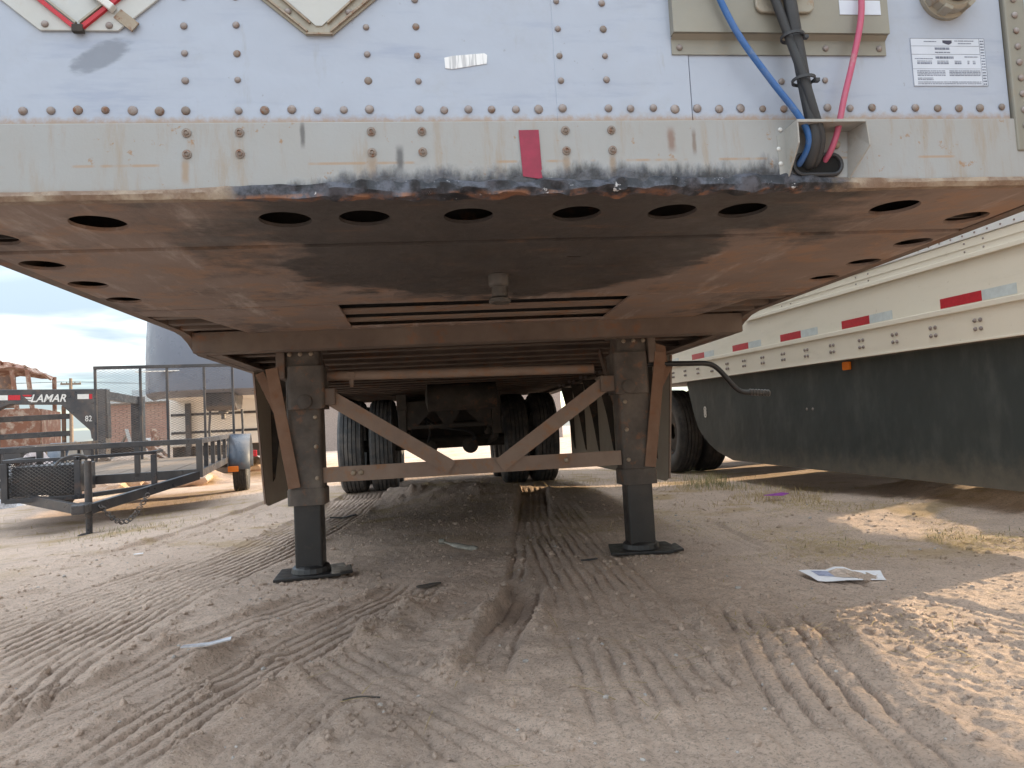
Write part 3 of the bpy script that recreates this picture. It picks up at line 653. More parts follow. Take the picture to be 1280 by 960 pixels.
cl_ = t.mix(t.rng(t.noise(16, 5, 0.7), 0.35, 0.62), (0.34, 0.27, 0.20), (0.19, 0.12, 0.08))
t.bump(t.noise(70, 5, 0.7), 0.5, 0.005)
MT['lipblend'] = t.fin(t.mix(k_, cl_, dk_), 0.55)
lip().build('charred_lip', 'lipblend', T, smooth=True)
# --- corner posts
rv_post = domemesh('rivet', 0.0075, 0.005, 'rivet')
for sx in (-1, 1):
    post = MB().box(min(sx * 1.0965, sx * 1.302), max(sx * 1.0965, sx * 1.302), -0.0135, 0.028, 1.212, 4.0).build('corner_post', 'grey', T, bevel=0.004)
    for k in range(14): inst(rv_post, 'rivet', post, (sx * 1.1195, -0.0135, 1.232 + 0.0365 * k))
    MB().box(sx * 1.19 - 0.045, sx * 1.19 + 0.045, -0.0150, -0.0133, 1.52, 1.75).build('reflector_patch', 'whitetape', post)
# --- red tape, silver patch, white label
MB().add([(-0.0215, -0.0117, 1.267), (0.0205, -0.0117, 1.2675), (0.0225, -0.0117, 1.184), (0.0205, -0.0117, 1.181), (0.0235, -0.0117, 1.163), (-0.0175, -0.0117, 1.170)],
         [(5, 4, 3, 2, 1, 0)]).build('red_tape_strip', 'redtape', T)
MB().prism([(-0.165, 1.402), (-0.150, 1.400), (-0.079, 1.412), (-0.077, 1.430), (-0.083, 1.434), (-0.150, 1.428), (-0.166, 1.424)], 'Y', -0.0046, -0.0026).build('silver_tape_patch', 'silver', T)
# --- placard holders
def placard(cx, zb, half_flat, kind):
    # octagonal back plate, 45 degree sides
    s_ = 0.19
    z0 = zb
    pl = [(-half_flat, z0), (half_flat, z0), (half_flat + s_, z0 + s_ * 0.86), (half_flat + s_, z0 + s_ * 0.86 + 2 * half_flat), (half_flat, z0 + 2 * s_ * 0.86 + 2 * half_flat),
          (-half_flat, z0 + 2 * s_ * 0.86 + 2 * half_flat), (-half_flat - s_, z0 + s_ * 0.86 + 2 * half_flat), (-half_flat - s_, z0 + s_ * 0.86)]
    o = MB().prism([(cx + a, b) for a, b in pl], 'Y', -0.0085, -0.0034).build('placard_holder', 'placard' if kind == 0 else 'holder', T, bevel=0.001, seg=1)
    cz = z0 + 0.86 * s_ + half_flat
    if kind == 0:
        for sx in (-1, 1):
            MB().bar((cx, -0.0115, z0 - 0.002), (cx + sx * 0.215, -0.0115, z0 + 0.186), 0.007, 0.008, (sx * 0.65, 0, -0.75)).build('red_edge_rail', 'redtape2', o)
            MB().bar((cx + sx * 0.003, -0.0135, z0 + 0.012), (cx + sx * 0.205, -0.0135, z0 + 0.188), 0.006, 0.004, (sx * 0.65, 0, -0.75)).build('inner_rail', 'holder', o)
        MB().bar((cx, -0.012, z0 - 0.006), (cx, -0.012, z0 + 0.008), 0.02, 0.010, (0, 1, 0)).build('corner_joint', 'dark', o)
        MB().bar((cx + 0.040, -0.018, z0 + 0.062), (cx + 0.068, -0.018, z0 + 0.038), 0.014, 0.016, (0, 1, 0)).build('latch_clip', 'letter', o, bevel=0.002)
        MB().bar((cx + 0.026, -0.020, z0 + 0.075), (cx + 0.040, -0.020, z0 + 0.062), 0.016, 0.018, (0, 1, 0)).build('latch_tip', 'dark', o, bevel=0.004)
        MB().bar((cx + 0.072, -0.0095, z0 + 0.034), (cx + 0.105, -0.0095, z0 + 0.006), 0.022, 0.004, (0, 1, 0)).build('latch_plate', 'bolt', o)
        for sx, dz_ in ((-0.062, 0.012), (0.056, 0.010)): inst(rv_small, 'rivet', o, (cx + sx, -0.0085, z0 + dz_))
    else:
        for sx in (-1, 1):
            for off in (0.004, 0.032):
                MB().bar((cx + sx * (half_flat * 0.9 - off * 0.2), -0.0115, z0 + off * 0.62 + 0.003), (cx + sx * (half_flat * 0.9 + 0.186 - off * 0.75), -0.0115, z0 + 0.86 * 0.19 + off * 0.6), 0.0035, 0.007, (0, 1, 0)).build('frame_rail', 'bolt', o)
            for k in (0.25, 0.75): inst(rv_small, 'rivet', o, (cx + sx * (half_flat + 0.16 * k - 0.006), -0.0085, z0 + 0.013 + 0.14 * k))
        MB().bar((cx - half_flat, -0.0105, z0 + 0.002), (cx + half_flat, -0.0105, z0 + 0.002), 0.004, 0.004).build('frame_rail', 'bolt', o)
        MB().prism([(cx - 0.006, z0 + 0.018), (cx + 0.006, z0 + 0.018), (cx + 0.19, z0 + 0.19), (cx, z0 + 0.37), (cx - 0.19, z0 + 0.19)], 'Y', -0.0112, -0.0086).build('placard_card', 'placard', o)
placard(-0.872, 1.4735, 0.072, 0)
placard(-0.415, 1.468, 0.026, 1)
# --- connector plate with socket, hoses, bracket
pl = MB().box(0.318, 0.806, -0.0075, -0.0045, 1.432, 1.468).box(0.318, 0.806, -0.0255, -0.0045, 1.472, 1.86)
pl.add([(0.318, -0.0075, 1.464), (0.806, -0.0075, 1.464), (0.806, -0.0255, 1.478), (0.318, -0.0255, 1.478)], [(0, 1, 2, 3)])
plo = pl.build('connector_plate', 'grey', T)
for x in (0.335, 0.665, 0.79): inst(rv_small, 'screw', plo, (x, -0.0075, 1.447))
MB().box(0.693, 0.788, -0.0268, -0.0257, 1.513, 1.545).build('paper_label', 'sticker', plo)
sk = MB()
def rrect(cx, cz, hw, hz, r, n=5):
    o = []
    for qx, qz, a0 in ((1, 1, 0), (-1, 1, 90), (-1, -1, 180), (1, -1, 270)):
        for k in range(n + 1):
            a = R_(a0 + 90 * k / n); o.append((cx + qx * (hw - r) + r * math.cos(a), cz + qz * (hz - r) + r * math.sin(a)))
    return o
so = MB().prism(rrect(0.566, 1.578, 0.066, 0.066, 0.018), 'Y', -0.034, -0.0257).build('socket_flange', 'holder', plo, bevel=0.003)
MB().lathe([(0.050, 0), (0.050, -0.028), (0.044, -0.044), (0.040, -0.044)], (0.566, -0.034, 1.588), 'Y', 28).build('socket_body', 'grey', so, smooth=True, bevel=0.002)
MB().box(0.528, 0.604, -0.060, -0.034, 1.552, 1.566).build('socket_lip', 'holder', so, bevel=0.003)
MB().sweep(crom([(0.560, -0.058, 1.548), (0.566, -0.056, 1.50), (0.576, -0.050, 1.43), (0.588, -0.046, 1.34), (0.600, -0.042, 1.262), (0.604, -0.036, 1.225), (0.602, -0.018, 1.192), (0.600, 0.01, 1.184)]), 0.0135, 12).build('power_cable', 'black', T, smooth=True)
MB().sweep(crom([(0.490, -0.052, 1.72), (0.515, -0.054, 1.58), (0.535, -0.054, 1.52), (0.560, -0.052, 1.44), (0.580, -0.056, 1.36), (0.600, -0.052, 1.285), (0.618, -0.040, 1.235), (0.617, -0.018, 1.194), (0.612, 0.01, 1.184)]), 0.0095, 10).build('signal_cable', 'black', T, smooth=True)
for z, x in ((1.447, 0.566), (1.353, 0.583)):
    MB().lathe([(0.0245, -0.003), (0.0245, 0.003), (0.021, 0.003), (0.021, -0.003)], (x, -0.051, z), 'Z', 18, True).box(x + 0.022, x + 0.034, -0.056, -0.046, z - 0.003, z + 0.004).build('cable_tie', 'black', T)
MB().sweep(crom([(0.36, -0.03, 1.72), (0.385, -0.038, 1.63), (0.408, -0.04, 1.56), (0.45, -0.042, 1.46), (0.512, -0.045, 1.36), (0.565, -0.046, 1.285), (0.586, -0.044, 1.245), (0.590, -0.034, 1.215), (0.582, -0.012, 1.19), (0.578, 0.01, 1.184)]), 0.0068, 12).build('blue_air_hose', 'blue', T, smooth=True)
MB().sweep(crom([(0.735, -0.035, 1.72), (0.742, -0.04, 1.62), (0.738, -0.04, 1.56), (0.730, -0.04, 1.49), (0.705, -0.038, 1.40), (0.680, -0.038, 1.325), (0.664, -0.038, 1.27), (0.655, -0.032, 1.235), (0.645, -0.018, 1.205), (0.636, 0.01, 1.184)]), 0.0065, 12).build('red_air_hose', 'red', T, smooth=True)
bk = MB()
bk.box(0.556, 0.708, -0.062, -0.0097, 1.2595, 1.2635)                       # top flap
bk.add([(0.556, -0.062, 1.263), (0.556, -0.0097, 1.263), (0.552, -0.0097, 1.150), (0.556, -0.062, 1.215)], [(0, 1, 2, 3)])
bk.add([(0.536, -0.0099, 1.250), (0.556, -0.0101, 1.262), (0.556, -0.0101, 1.150), (0.536, -0.0099, 1.165)], [(0, 1, 2, 3)])
bk.add([(0.708, -0.062, 1.263), (0.700, -0.0097, 1.263), (0.690, -0.0097, 1.150), (0.712, -0.062, 1.208)], [(3, 2, 1, 0)])
bko = bk.build('hose_bracket', 'greybrk', T)
md = bko.modifiers.new('solid', 'SOLIDIFY'); md.thickness = 0.003; md.offset = 0
MB().prism(rrect(0.622, 1.186, 0.054, 0.022, 0.021), 'Y', -0.0112, -0.0097).build('hose_hole_shade_plate', 'hole_shade', bko)  # flat near-black plate, paints in the dark of the hole
ring = MB(); pr = rrect(0.622, 1.186, 0.054, 0.022, 0.021)
ring.sweep([(a, -0.013, b) for a, b in pr] + [(pr[0][0], -0.013, pr[0][1])], 0.0045, 8).build('rubber_grommet', 'black', bko, smooth=True)
inst(domemesh('bolt', 0.0095, 0.010, 'bolt'), 'bolt', bko, (0.668, -0.0097, 1.230))
for z, x in ((1.2645, 0.545), (1.222, 0.538), (1.19, 0.540)): inst(domemesh('screw', 0.005, 0.004, 'letter'), 'screw', bko, (x, -0.0098, z))
# --- round cap and data sticker
rc = MB().lathe([(0.060, 0), (0.060, -0.010), (0.053, -0.014), (0.053, -0.034), (0.047, -0.040)], (0.958, -0.0037, 1.575), 'Y', 32).build('round_cap', 'holder', T, smooth=True)
MB().lathe([(0.043, 0), (0.043, -0.012), (0.036, -0.017)], (0.958, -0.0437, 1.579), 'Y', 28).build('cap_face', 'kingpin', rc, smooth=True)
for a in (-2.3, -1.2, -0.5): MB().box(-0.010, 0.010, -0.043, -0.015, -0.058, -0.048, Matrix.Translation((0.958, 0, 1.575)) @ Matrix.Rotation(a + 1.57, 4, 'Y')).build('cap_lug', 'holder', rc, bevel=0.002)
st = MB().box(0.868, 1.046, -0.0047, -0.0036, 1.364, 1.474).build('data_sticker', 'sticker', T)
ink, ink2 = MB(), MB()
def dash(m, x0, x1, z, h):
    x = x0
    while x < x1:
        w = random.uniform(0.002, 0.008); e = min(x + w, x1); m.box(x, e, -0.0052, -0.0046, z, z + h); x = e + random.uniform(0.0006, 0.0016)
for z in (1.3645, 1.4735): ink.box(0.868, 1.046, -0.0051, -0.0046, z - .0004, z + .0004)
for x in (0.868, 1.046, 1.0335): ink.box(x - .0003, x + .0003, -0.0051, -0.0046, 1.3645, 1.4735)
for z in (1.456, 1.437, 1.4035): ink.box(0.868, 1.0335, -0.0051, -0.0046, z - .0003, z + .0003)
dash(ink, 0.900, 0.930, 1.4655, 0.0016); dash(ink, 0.974, 1.020, 1.467, 0.0018); dash(ink, 0.982, 1.014, 1.461, 0.0018)
ink2.prism([(0.945, 1.469), (0.967, 1.469), (0.967, 1.463), (0.960, 1.459), (0.952, 1.461), (0.945, 1.464)], 'Y', -0.0052, -0.0046)
dash(ink, 0.925, 0.960, 1.4475, 0.005); dash(ink, 0.925, 0.961, 1.4405, 0.002)
dash(ink, 0.925, 0.968, 1.427, 0.005); dash(ink, 0.875, 0.918, 1.426, 0.0015); dash(ink, 0.995, 1.028, 1.430, 0.002)
for x0, x1 in ((0.880, 0.915), (0.928, 0.955), (0.970, 0.986), (1.001, 1.006), (1.014, 1.020)): dash(ink, x0, x1, 1.4145, 0.004); dash(ink, x0, x1, 1.4205, 0.0015)
for z in (1.398, 1.3945, 1.391, 1.3875): dash(ink, 0.878, 0.945, z, 0.0016); dash(ink, 0.955, 1.030, z, 0.0016)
for z in (1.3815, 1.378, 1.3725, 1.3685): dash(ink, 0.878, 1.03 if z < 1.375 else 0.915, z, 0.0016)
for k in range(16): dash(ink, 1.0355, 1.044, 1.367 + k * 0.0066, 0.003)
ink.build('printed_lines', 'ink', st); ink2.build('printed_emblem', 'ink2', st)
# --- underside: front strip, coupler plate, kingpin
FY = [-0.92, -0.528, -0.355, -0.122, 0.128, 0.357, 0.530, 0.918]
sheet_holes([(-1.262, 0.016), (1.262, 0.016), (1.262, 0.372), (-1.262, 0.372)], [(x, 0.167, 0.057) for x in FY] + [(sx * 1.19, 0.268, 0.052) for sx in (-1, 1)], 1.1440, 'front_cover_strip', 'plate', T)
cp = [(-1.262, 0.385), (1.262, 0.385), (1.262, 1.30), (1.10, 1.34), (1.02, 1.80), (-1.02, 1.80), (-1.10, 1.34), (-1.262, 1.30)]
holes = [(sx * 1.205, y, 0.052) for sx in (-1, 1) for y in (0.50, 0.742, 0.982)]
holes += [[(-0.553, 1.19), (0.55, 1.20), (0.567, 1.74), (-0.567, 1.74)]]
holes += [[(0.18, 0.548), (0.215, 0.553), (0.222, 0.563), (0.195, 0.566), (0.178, 0.560)]]
sheet_holes(cp, holes, 1.1395, 'coupler_plate', 'plate', T)
MB().box(-1.262, -0.57, 1.180, 1.1855, 1.1372, 1.1393).build('weld_seam', 'plate', T); MB().box(0.57, 1.262, 1.180, 1.1855, 1.1372, 1.1393).build('weld_seam', 'plate', T)
for y0, y1 in ((1.36, 1.46), (1.58, 1.655)): cc_ = MB().box(-0.60, 0.60, y0, y1, 1.149, 1.156).build('cross_channel', 'brace', T); MB().box(-0.60, 0.60, y0 + 0.03, y0 + 0.038, 1.1565, 1.234).build('channel_web', 'innerleg', cc_)  # webs coloured near-black to paint in the shade of the slots
for sx in (-1, 1):
    for y in (1.36, 1.52, 1.66): MB().box(min(sx * 1.02, sx * 1.262), max(sx * 1.02, sx * 1.262), y, y + 0.055, 1.145, 1.151).box(min(sx * 1.02, sx * 1.262), max(sx * 1.02, sx * 1.262), y, y + 0.006, 1.151, 1.22).build('outrigger', 'dusty', T)
MB().lathe([(0.034, 1.139), (0.0335, 1.112), (0.031, 1.104), (0.0254, 1.100), (0.0250, 1.070), (0.029, 1.066), (0.0345, 1.063), (0.0345, 1.054), (0.031, 1.050)], (0, 0.77, 0), 'Z', 36).build('kingpin', 'kingpin', T, smooth=True)
# closed dark pocket above the coupler
MB().box(-1.262, 1.262, 0.016, 0.022, 1.153, 1.234).build('front_cross_beam', 'dark', T)
for y in (0.30, 0.62, 0.90, 1.12): MB().box(-1.26, 1.26, y, y + 0.01, 1.156, 1.234).build('coupler_rib', 'dark', T)
# --- side rails
for sx in (-1, 1):
    prof = [(0.03, 1.141), (1.70, 1.141), (1.78, 1.134), (1.86, 1.112), (1.93, 1.082), (2.0, 1.070), (LEN, 1.070), (LEN, 1.357), (0.03, 1.357)]
    MB().prism(prof, 'X', min(sx * 1.264, sx * 1.302), max(sx * 1.264, sx * 1.302)).build('side_rail', 'dusty' if sx < 0 else 'dusty', T)
    MB().box(min(sx * 1.20, sx * 1.263), max(sx * 1.20, sx * 1.263), 2.02, LEN, 1.072, 1.080).build('rail_flange', 'dusty', T)
# --- bolster and crossmembers
bo = MB().box(-1.262, 1.262, 1.803, 1.812, 1.062, 1.150).box(-1.262, 1.262, 1.812, 1.905, 1.060, 1.068).box(-1.262, 1.262, 1.895, 1.905, 1.068, 1.230).build('bolster_beam', 'dusty', T)
ym = 2.10
cmm = MB().box(-1.262, 1.262, -0.032, 0.032, 1.105, 1.112).box(-1.262, 1.262, -0.004, 0.004, 1.112, 1.233).mesh('crossmember'); cmm.materials.append(MT['dusty'])
while ym < LEN - 0.1:
    inst(cmm, 'crossmember', T, (0, ym, 0)); ym += 0.305
# --- landing gear
LY = 2.12
leg_bolt = domemesh('bolt', 0.011, 0.008, 'bolt')
def leg(cx, foot_z, lean):
    z_c = 0.40
    o = MB().prism(rrect(cx, LY, 0.080, 0.075, 0.020), 'Z', z_c, 1.10).build('landing_leg', 'leg', T, smooth=True)
    MB().prism(rrect(cx, LY, 0.088, 0.082, 0.022), 'Z', 0.345, z_c + 0.02).build('leg_collar', 'leg', o, smooth=True)
    MB().prism(rrect(cx, LY, 0.065, 0.060, 0.014), 'Z', foot_z + 0.05, 0.36).build('inner_tube', 'innerleg', o, smooth=True)
    fm = MB().lathe([(0.095, 0.030), (0.088, 0.055), (0.070, 0.066)], (0, 0, 0), 'Z', 20)
    P = [(-0.165, -0.11), (0.14, -0.12), (0.165, 0.03), (0.15, 0.12), (-0.15, 0.12)]
    fm.prism(P, 'Z', 0.016, 0.030)
    fm.prism([(0.137, -0.119), (0.195, -0.10), (0.185, 0.05), (0.163, 0.03)], 'Z', 0.020, 0.034)
    f = fm.build('foot', 'innerleg', o, bevel=0.003)
    f.location = (cx, LY, foot_z - 0.004); f.rotation_euler = (0.03, lean, 0.1 if cx < 0 else -0.12)
    gb = MB().prism(rrect(cx + (0.02 if cx < 0 else -0.02), LY - 0.02, 0.086, 0.085, 0.02), 'Z', 0.80, 1.005).build('gearbox', 'leg', o, smooth=True)
    MB().lathe([(0.034, 0), (0.034, -0.010), (0.026, -0.014)], (cx + (0.015 if cx < 0 else -0.04), LY - 0.103, 0.835), 'Y', 20).build('gearbox_cap', 'leg', o, smooth=True)
    sx = -1 if cx < 0 else 1
    MB().box(min(cx + sx * 0.075, cx + sx * 0.115), max(cx + sx * 0.075, cx + sx * 0.115), LY - 0.10, LY + 0.09, 0.95, 1.104).box(cx - 0.10, cx + 0.10, LY - 0.10, LY + 0.09, 1.088, 1.1045).build('mount_bracket', 'dusty', o, bevel=0.004)
    for q in (-0.05, 0.0, 0.05): inst(leg_bolt, 'bolt', o, (cx + q, LY - 0.101, 1.062))
    for q in (0.47, 0.62, 0.76): inst(leg_bolt, 'bolt', o, (cx - sx * 0.055, LY - 0.0755, q))
    MB().sweep([(a, b, 0.4215) for a, b in rrect(cx, LY, 0.081, 0.076, 0.02)] + [(rrect(cx, LY, 0.081, 0.076, 0.02)[0][0], rrect(cx, LY, 0.081, 0.076, 0.02)[0][1], 0.4215)], 0.005, 6).build('weld_bead', 'leg', o, smooth=True)
    # rusty flat braces on the outer side
    MB().bar((cx + sx * 0.135, LY - 0.10, 1.00), (cx + sx * 0.050, LY - 0.085, 0.43), 0.056, 0.008, (0, 1, 0)).build('flat_brace', 'orange', o)
    MB().bar((cx + sx * 0.205, LY - 0.04, 0.985 if sx < 0 else 0.95), (cx + sx * 0.125, LY - 0.05, 0.80 if sx < 0 else 0.82), 0.040, 0.008, (0, 1, 0)).build('short_brace', 'orange', o)
    MB().bar((cx + sx * 0.10, LY + 0.02, 1.06), (cx + sx * 0.06, LY + 0.55, 1.06), 0.05, 0.05).bar((cx, LY + 0.06, 0.46), (cx, LY + 0.62, 1.09), 0.05, 0.012, (1, 0, 0)).build('rear_brace', 'dusty', o)
    return o
lz = float(gz(-0.842, LY)); rz_ = float(gz(0.785, LY))
leg(-0.842, min(lz, 0.008), -0.02); leg(0.785, min(rz_, 0.01), 0.0)
cb = MB().box(-0.765, 0.70, LY - 0.055, LY - 0.047, 0.445, 0.518).box(-0.765, 0.70, LY - 0.047, LY + 0.02, 0.445, 0.453).build('cross_brace', 'brace', T, bevel=0.002)
for x in (-0.62, -0.585, 0.42): inst(domemesh('bolt', 0.014, 0.010, 'bolt'), 'bolt', cb, (x, LY - 0.055, 0.485))
for a, b in (((-0.735, LY - 0.062, 0.862), (-0.150, LY - 0.062, 0.482)), ((0.655, LY - 0.062, 0.868), (0.085, LY - 0.062, 0.478))):
    MB().bar(a, b, 0.072, 0.008, (0, 1, 0)).build('diagonal_brace', 'brace', T)
for x0, x1 in ((-0.775, -0.690), (0.610, 0.705)): MB().box(x0, x1, LY - 0.085, LY + 0.02, 0.815, 0.895).build('brace_gusset', 'dusty', T, bevel=0.004)
MB().tube((-0.76, LY + 0.02, 0.962), (0.60, LY + 0.02, 0.940), 0.024, 14).build('cross_shaft', 'brace', T, smooth=True)
MB().lathe([(0.030, 0.948), (0.030, 0.975), (0.012, 0.935), (0.010, 0.905)], (-0.62, LY + 0.02, 0), 'Z', 12).build('shaft_collar', 'brace', T)
ck = MB().sweep(crom([(0.86, 2.06, 0.945), (0.95, 2.05, 0.942), (1.06, 2.05, 0.938), (1.165, 2.05, 0.934), (1.215, 2.05, 0.915), (1.26, 2.05, 0.868), (1.305, 2.05, 0.812), (1.345, 2.05, 0.782), (1.40, 2.05, 0.774), (1.48, 2.05, 0.768)]), 0.0135, 12).build('crank_handle', 'innerleg', T, smooth=True)
grip = MB()
for k in range(7): grip.lathe([(0.0155, 0), (0.0185, 0.006), (0.0155, 0.012)], (1.385 + k * 0.016, 2.05, 0.776 - k * 0.0014), 'X', 14)
grip.build('crank_grip', 'kingpin', ck, smooth=True)
MB().add([(0.905, 2.04, 1.05), (0.955, 2.04, 1.03), (0.962, 2.04, 0.95), (0.905, 2.04, 0.84), (0.905, 2.052, 1.05), (0.955, 2.052, 1.03), (0.962, 2.052, 0.95), (0.905, 2.052, 0.84)],
         [(0, 1, 2, 3), (7, 6, 5, 4), (0, 4, 5, 1), (1, 5, 6, 2), (2, 6, 7, 3), (3, 7, 4, 0)]).build('crank_bracket', 'orange', T)
# --- side skirts with wedge brackets
nutm = MB().lathe([(0.016, 0), (0.016, -0.006), (0.009, -0.006), (0.009, -0.014)], (0, 0, 0), 'Y', 10).mesh('nut'); nutm.materials.append(MT['rivet'])
for sx in (-1, 1):
    ye = 6.25 if sx > 0 else 4.6
    prof = [(2.83, 1.066), (2.90, 0.75), (3.02, 0.285), (3.10, 0.262), (ye, 0.262), (ye + 0.05, 1.066)]
    o = MB().prism(prof, 'X', min(sx * 1.262, sx * 1.255), max(sx * 1.262, sx * 1.255)).build('side_skirt', 'tanskirt', T)
    MB().bar((sx * 1.258, 2.835, 1.06), (sx * 1.258, 3.02, 0.285), 0.022, 0.010, (1, 0, 0)).build('skirt_edge', 'brace', o)
    for y in (3.22, 3.78, 4.34, 4.90, 5.46, 6.02):
        if y > ye: continue
        w = MB().prism([(sx * 1.254, 1.06), (sx * 1.13, 1.06), (sx * 1.20, 0.72), (sx * 1.240, 0.42), (sx * 1.254, 0.40)], 'Y', y, y + 0.006)
        w.build('skirt_bracket', 'dark', o)
        for q in (0.0, 0.045): inst(nutm, 'nut', o, (sx * (1.16 - q), y - 0.002, 1.085))
# --- wheels, axle, suspension
AY, AZ, AX = 6.58, 0.545, -0.07
def tyre_prof(R, w, rim):
    p = [(rim, -w * 0.36), (rim + 0.02, -w * 0.42), (R * 0.80, -w * 0.5), (R * 0.93, -w * 0.485), (R - 0.018, -w * 0.43), (R - 0.004, -w * 0.385)]
    rb = 5; tw = w * 0.77; g = 0.010
    for k in range(rb):
        a = -tw / 2 + tw * k / rb; b = -tw / 2 + tw * (k + 1) / rb
        crown = lambda q: R - 0.010 * (abs(q) / (tw / 2)) ** 2
        if k: p += [(crown(a) - 0.014, a + g * 0.3), (crown(a), a + g * 0.5)]
        p += [(crown(b), b - g * 0.5)]
        if k < rb - 1: p += [(crown(b) - 0.014, b - g * 0.3)]
    p += [(R - 0.004, w * 0.385), (R - 0.018, w * 0.43), (R * 0.93, w * 0.485), (R * 0.80, w * 0.5), (rim + 0.02, w * 0.42), (rim, w * 0.36)]
    return p
ty_me = MB().lathe(tyre_prof(0.505, 0.272, 0.29), (0, 0, 0), 'X', 56, True).mesh('tyre'); ty_me.polygons.foreach_set('use_smooth', [True] * len(ty_me.polygons)); ty_me.set_sharp_from_angle(angle=R_(40))
rim_me = MB().lathe([(0.285, -0.10), (0.285, 0.10), (0.26, 0.10), (0.25, 0.02), (0.14, 0.0), (0.10, -0.02), (0.10, -0.05), (0.25, -0.03), (0.262, -0.10)], (0, 0, 0), 'X', 32, True).mesh('rim'); rim_me.materials.append(MT['rim'])
rim_dk = rim_me.copy(); rim_dk.materials.clear(); rim_dk.materials.append(MT['dark'])
def wheel(parent, x, y, z, mat, sc=1.0, name='wheel', rim=None):
    o = bpy.data.objects.new(name, ty_me.copy()); o.data.materials.clear(); o.data.materials.append(MT[mat]); COL.objects.link(o); o.parent = parent; o.location = (x, y, z); o.scale = (sc,) * 3
    inst(rim_dk if rim else rim_me, 'rim', o); return o
for cx in (-1.04, -0.715, 0.715, 1.04): wheel(T, AX + cx, AY, AZ, 'tyre')
for cx in (-1.04, -0.715, 0.715, 1.04): wheel(T, AX + cx, AY + 1.24, AZ - 0.02, 'tyre_dark')
MB().tube((AX - 0.98, AY + 1.24, AZ - 0.02), (AX + 0.98, AY + 1.24, AZ - 0.02), 0.075, 16).build('axle', 'dark', T, smooth=True)
MB().box(AX - 0.47, AX + 0.47, AY + 0.70, AY + 0.78, 0.60, 1.10).build('slider_cross_plate', 'dark', T, bevel=0.006)
MB().box(AX - 0.43, AX + 0.43, AY + 0.05, AY + 0.14, 0.78, 1.04).build('spring_cross_tube', 'dark', T, bevel=0.006)
ax_ = MB().tube((AX - 0.98, AY, AZ), (AX + 0.98, AY, AZ), 0.065, 16).build('axle', 'dark', T, smooth=True)
for sx in (-1, 1):
    x = AX + sx * 0.48
    MB().box(x - 0.05, x + 0.05, AY - 0.75, AY + 0.75, 0.90, 1.06).build('frame_rail', 'dark', T, bevel=0.006)
    for dy in (-0.62, 0.0, 0.60): MB().prism([(AY + dy - 0.14, 0.90), (AY + dy + 0.14, 0.90), (AY + dy + 0.06, 0.62), (AY + dy - 0.06, 0.62)], 'X', x - 0.04, x + 0.04).build('spring_hanger', 'dark', T, bevel=0.005)
    for k in range(4):
        L = 0.58 - 0.1 * k; pts = [(x, AY + L * (q / 4 - 1), 0.655 - 0.018 * k + 0.05 * (q / 4 - 1) ** 2 * -1 + 0.02) for q in range(9)]
        m = MB()
        for a, b in zip(pts[:-1], pts[1:]): m.bar(a, b, 0.075, 0.014)
        m.build('leaf_spring', 'dark', T)
    MB().lathe([(0.05, 0), (0.085, 0.02), (0.085, 0.13), (0.06, 0.15), (0.08, 0.17), (0.08, 0.24), (0.04, 0.27)], (AX + sx * 0.22, AY - 0.34, 0.50), 'Y', 24).build('brake_chamber', 'dark', T, smooth=True)
    MB().bar((x, AY - 0.60, 0.60), (x * 0.9, AY, 0.52), 0.05, 0.05).build('torque_arm', 'dark', T)
    MB().box(AX + sx * 1.0 - 0.24, AX + sx * 1.0 + 0.24, AY + 1.86, AY + 1.868, 0.18, 1.0).build('mud_flap', 'black', T)
for y, z in ((AY - 0.66, 0.93), (AY + 0.66, 0.93)):
    MB().box(AX - 0.43, AX + 0.43, y - 0.04, y + 0.04, z - 0.05, z + 0.05).build('slider_cross_tube', 'dark', T, bevel=0.006)
MB().prism([(AX - 0.43, 0.98), (AX + 0.43, 0.98), (AX + 0.43, 0.74), (AX + 0.30, 0.74), (AX + 0.14, 0.90), (AX + 0.02, 0.74), (AX - 0.06, 0.74), (AX - 0.16, 0.90), (AX - 0.32, 0.74), (AX - 0.43, 0.74)], 'Y', AY - 0.71, AY - 0.70).build('slider_gusset_plate', 'dark', T)
MB().box(AX - 0.43, AX + 0.43, AY - 0.72, AY - 0.69, 0.70, 0.738).build('slider_lower_bar', 'dark', T)
MB().sweep(crom([(-0.4, 6.1, 0.9), (-0.2, 6.0, 0.72), (0.1, 6.05, 0.66), (0.2, 6.2, 0.58), (0.12, 6.3, 0.52)]), 0.012, 8).build('air_line', 'black', T, smooth=True)
MB().sweep(crom([(-0.35, 6.0, 0.84), (-0.28, 5.95, 0.70), (-0.3, 6.2, 0.56)]), 0.012, 8).build('air_line', 'black', T, smooth=True)
MB().lathe([(0.04, 0), (0.13, 0.02), (0.13, 0.66), (0.04, 0.68)], (-0.30, 5.25, 0.985), 'X', 24).build('air_tank', 'dark', T, smooth=True)
MB().box(-1.2, 1.2, LEN - 0.12, LEN - 0.02, 0.50, 0.60).box(-0.6, -0.52, LEN - 0.10, LEN - 0.04, 0.60, 1.105).box(0.52, 0.6, LEN - 0.10, LEN - 0.04, 0.60, 1.105).build('rear_bumper', 'dark', T)

# ------------------------------------------------------------------ NEIGHBOUR TRAILER on the right
K = math.atan(0.066)
RT = thing('box_trailer', 'cream white box trailer on the right with dark green side skirt', 'trailer', (2.85, 2.0, 0), (0.017, 0, K))
S0, S1 = -7.5, 7.2
MB().box(0.02, 2.58, S0, S1, 1.262, 4.0).build('body', 'cream', RT)
MB().box(0.0, 2.60, S0, S1, 4.001, 4.05).build('roof', 'cream', RT)
MB().box(0.03, 2.57, S0, S1, 1.04, 1.255).build('floor_frame', 'dark', RT)
